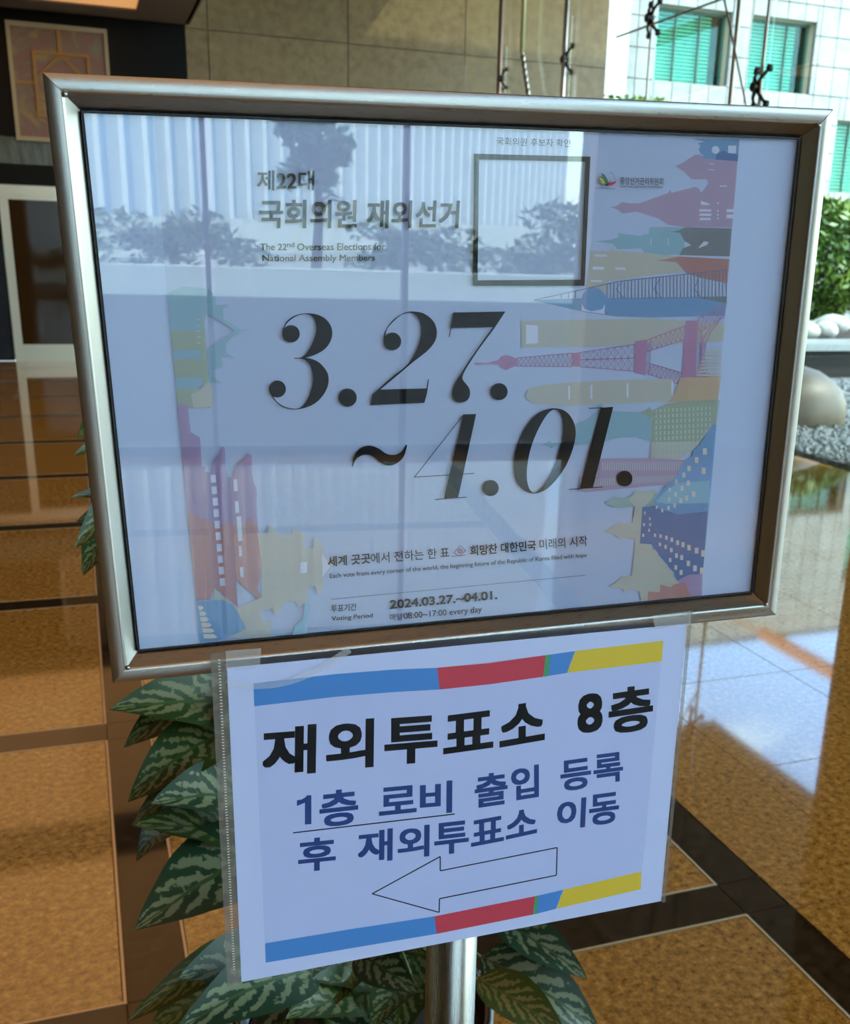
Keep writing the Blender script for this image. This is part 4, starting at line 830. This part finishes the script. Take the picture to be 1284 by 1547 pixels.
# ------------------------------------------------------------------ plant behind the stand
pl_ = empty('potted_plant', (.33, 1.30, 0), 'leafy potted plant with silver striped leaves behind the sign stand', 'plant')
v, f = lathe([(.0001, .0), (.14, .0), (.15, .01), (.19, .30), (.20, .32), (.20, .345), (.185, .345), (.18, .31), (.0001, .31)], 40, (.33, 1.30)); child('planter', v, f, G['pot'], pl_, smooth=True)
v, f = lathe([(.0001, .325), (.10, .322), (.178, .315)], 24, (.33, 1.30)); child('soil', v, f, G['soil'], pl_)
def leaf_mesh(nm, L, Wd, droop, cup, m, twist=0.):
    nu, nv = 12, 6; V, U = [], []
    for i in range(nu+1):
        u = i/nu; w = Wd/2*(math.sin(math.pi*min(1, u**.75))**.85)*(1-.25*u) if 0 < u < 1 else .0005
        w = max(w, .0006)
        ang = droop*u; x = L*(math.sin(ang)/droop if droop else u); z = -L*((1-math.cos(ang))/droop if droop else 0)
        for j in range(nv+1):
            s = (j/nv-.5)*2; a = twist*u
            yy = s*w; zz = cup*abs(s)**1.2*w+.035*w*math.sin(u*23+j*2)
            V.append((x+zz*math.sin(ang), yy*math.cos(a)-zz*math.sin(a), z+zz*math.cos(ang)+yy*math.sin(a))); U.append((u, j/nv))
    F = [(i*(nv+1)+j, (i+1)*(nv+1)+j, (i+1)*(nv+1)+j+1, i*(nv+1)+j+1) for i in range(nu) for j in range(nv)]
    me = bpy.data.meshes.new(nm); me.from_pydata(V, [], F); me.materials.append(m)
    ul = me.uv_layers.new(name='UVMap')
    for li, lp in enumerate(me.loops): ul.data[li].uv = U[lp.vertex_index]
    me.polygons.foreach_set('use_smooth', [True]*len(me.polygons)); me.update(); return me
LM = []
for mi, m_ in enumerate(LEAFM):
    for d_, w_, c_, t_ in ((.5, .48, .30, .2), (1.0, .44, .35, -.25), (.25, .52, .22, .1)): LM.append(leaf_mesh('leaf', 1, w_, d_, c_, m_, t_))
def place_leaf(tip, base, mi, wsc=1., roll=0., up=None):
    tip, base = Vector(tip), Vector(base); me = LM[mi]; d = tip-base; L = d.length
    dr = (.5, 1.0, .25)[mi % 3]; lx_, lz_ = math.sin(dr)/dr, -(1-math.cos(dr))/dr
    toCam = (CC-(tip+base)/2).normalized(); upv = up or (Vector((0, 0, 1))*.6+toCam*.75)
    dn = d.normalized(); yv = upv.cross(dn).normalized(); zv = dn.cross(yv)
    if roll: q = Matrix.Rotation(roll, 3, dn); yv = q@yv; zv = q@zv
    R0 = Matrix((dn, yv, zv)).transposed(); a = math.atan2(-lz_, lx_)
    R = R0@Matrix.Rotation(-a, 3, 'Y'); s = L/math.hypot(lx_, lz_)
    o = bpy.data.objects.new('leaf', me); COL.objects.link(o); o.parent = pl_
    M4 = (R@Matrix.Diagonal((s, s*wsc, s))).to_4x4(); M4.translation = base-pl_.location; o.matrix_local = M4
    return o
LV = [([-0.003, 1.12, 0.967], [0.174, 1.22, 0.91], 0, .85), ([0.009, 1.16, 0.9], [0.104, 1.26, 0.893], 1, .9), ([0.008, 1.1, 0.861], [0.133, 1.2, 0.883], 3+1-3, 1.0), ([0.01, 1.17, 0.792], [0.161, 1.27, 0.826], 7, .9), ([0.031, 1.05, 0.882], [0.167, 1.15, 0.815], 3, 1.0),
      ([0.011, 1.06, 0.853], [0.155, 1.16, 0.758], 2, .75), ([0.012, 1.12, 0.772], [0.047, 1.22, 0.743], 4, .7), ([0.003, 1.0, 0.762], [0.178, 1.1, 0.789], 5, 1.05), ([-0.015, 1.12, 0.552], [0.143, 1.22, 0.553], 7, .55), ([0.045, 1.04, 0.66], [0.183, 1.14, 0.577], 3, .95),
      ([0.01, 1.12, 0.53], [0.124, 1.22, 0.508], 6, 1.0), ([0.034, 0.98, 0.636], [0.206, 1.08, 0.602], 4, .9), ([0.168, 1.05, 0.627], [0.3, 1.15, 0.515], 2, .9), ([0.219, 1.03, 0.582], [0.282, 1.13, 0.561], 8, .6), ([0.327, 1.02, 0.587], [0.275, 1.12, 0.585], 3, 1.0),
      ([0.577, 1.05, 0.525], [0.477, 1.15, 0.577], 3, .8), ([0.584, 1.02, 0.458], [0.447, 1.12, 0.54], 4, .95), ([0.512, 0.97, 0.508], [0.423, 1.07, 0.547], 6, .95), ([0.159, 1.0, 0.607], [0.287, 1.1, 0.535], 0, .9), ([0.312, 1.06, 0.509], [0.229, 1.16, 0.504], 3, .9), ([0.261, 1.0, 0.561], [0.341, 1.1, 0.553], 0, .9),
      ([-0.01, 1.15, 1.262], [0.057, 1.25, 1.279], 2, .8), ([-0.017, 1.2, 1.234], [0.061, 1.3, 1.24], 1, .6), ([-0.024, 1.15, 1.199], [0.058, 1.25, 1.175], 2, .4), ([-0.021, 1.22, 1.155], [0.056, 1.32, 1.143], 0, .6), ([-0.022, 1.1, 1.158], [0.041, 1.2, 1.179], 1, .8), ([-0.017, 1.12, 1.122], [0.032, 1.22, 1.152], 1, .9),
      ([0.53, 1.1, 0.584], [0.451, 1.2, 0.533], 4, .8), ([0.101, 1.2, 0.947], [0.222, 1.3, 0.921], 7, .9), ([0.057, 1.2, 0.874], [0.176, 1.3, 0.849], 6, .9), ([0.113, 1.12, 0.929], [0.208, 1.22, 0.917], 1, 1.0), ([0.09, 1.15, 0.841], [0.202, 1.25, 0.83], 7, 1.0)]
stems = []
rs = random.Random(9)
for k, (dx, dy, hz) in enumerate(((-.11, 0, 1.22), (-.09, -.04, .98), (-.05, .06, 1.30), (.03, -.05, 1.05), (.07, .03, 1.25), (.11, -.02, .85), (0, .09, 1.1))):
    b0 = Vector((.33+dx*.6, 1.30+dy*.6, .31)); tp = Vector((.31+dx*1.5, 1.30+dy*1.3, hz)); pts = [b0, b0.lerp(tp, .35)+Vector((rs.uniform(-.01, .01), 0, 0)), b0.lerp(tp, .7), tp]
    stems.append(pts); child('stem', *tube(pts, [.011, .009, .008, .005], 8), G['stem'], pl_, smooth=True)
def near_stem(p):
    best = None
    for pts in stems:
        for i in range(len(pts)-1):
            for k in range(8):
                q = pts[i].lerp(pts[i+1], k/8)
                if q.z > p.z+.02: continue
                dd = (q-p).length+abs((p.z-q.z)-.07)*.5
                if best is None or dd < best[0]: best = (dd, q)
    return best[1]
def petiole(base):
    base = Vector(base); q = near_stem(base); m_ = base.lerp(q, .5)+Vector((0, 0, .012))
    child('leaf_stalk', *tube([q, m_, base], [.0035, .003, .0022], 6), G['stem'], pl_, smooth=True)
for tip, base, mi, ws_ in LV: place_leaf(tip, base, mi, ws_*1.15, roll=rs.uniform(-.25, .25)); petiole(base)
for k in range(64):
    pts = rs.choice(stems); i = rs.randrange(3); q = pts[i].lerp(pts[i+1], rs.random())
    if q.z < .42: continue
    a = rs.uniform(0, 6.28); base = q+Vector((math.cos(a), math.sin(a), .4))*rs.uniform(.03, .07); L = rs.uniform(.13, .19)
    tip = base+Vector((math.cos(a), math.sin(a), rs.uniform(-.75, -.1))).normalized()*L
    if tip.x < .09 or tip.x > .53 or base.x < .08 or tip.y < 1.0 or tip.z > 1.28: continue
    place_leaf(tip, base, rs.choice((0, 1, 2, 3, 4, 6, 7)), 1.1, rs.uniform(-.3, .3), Vector((0, 0, 1))); petiole(base)
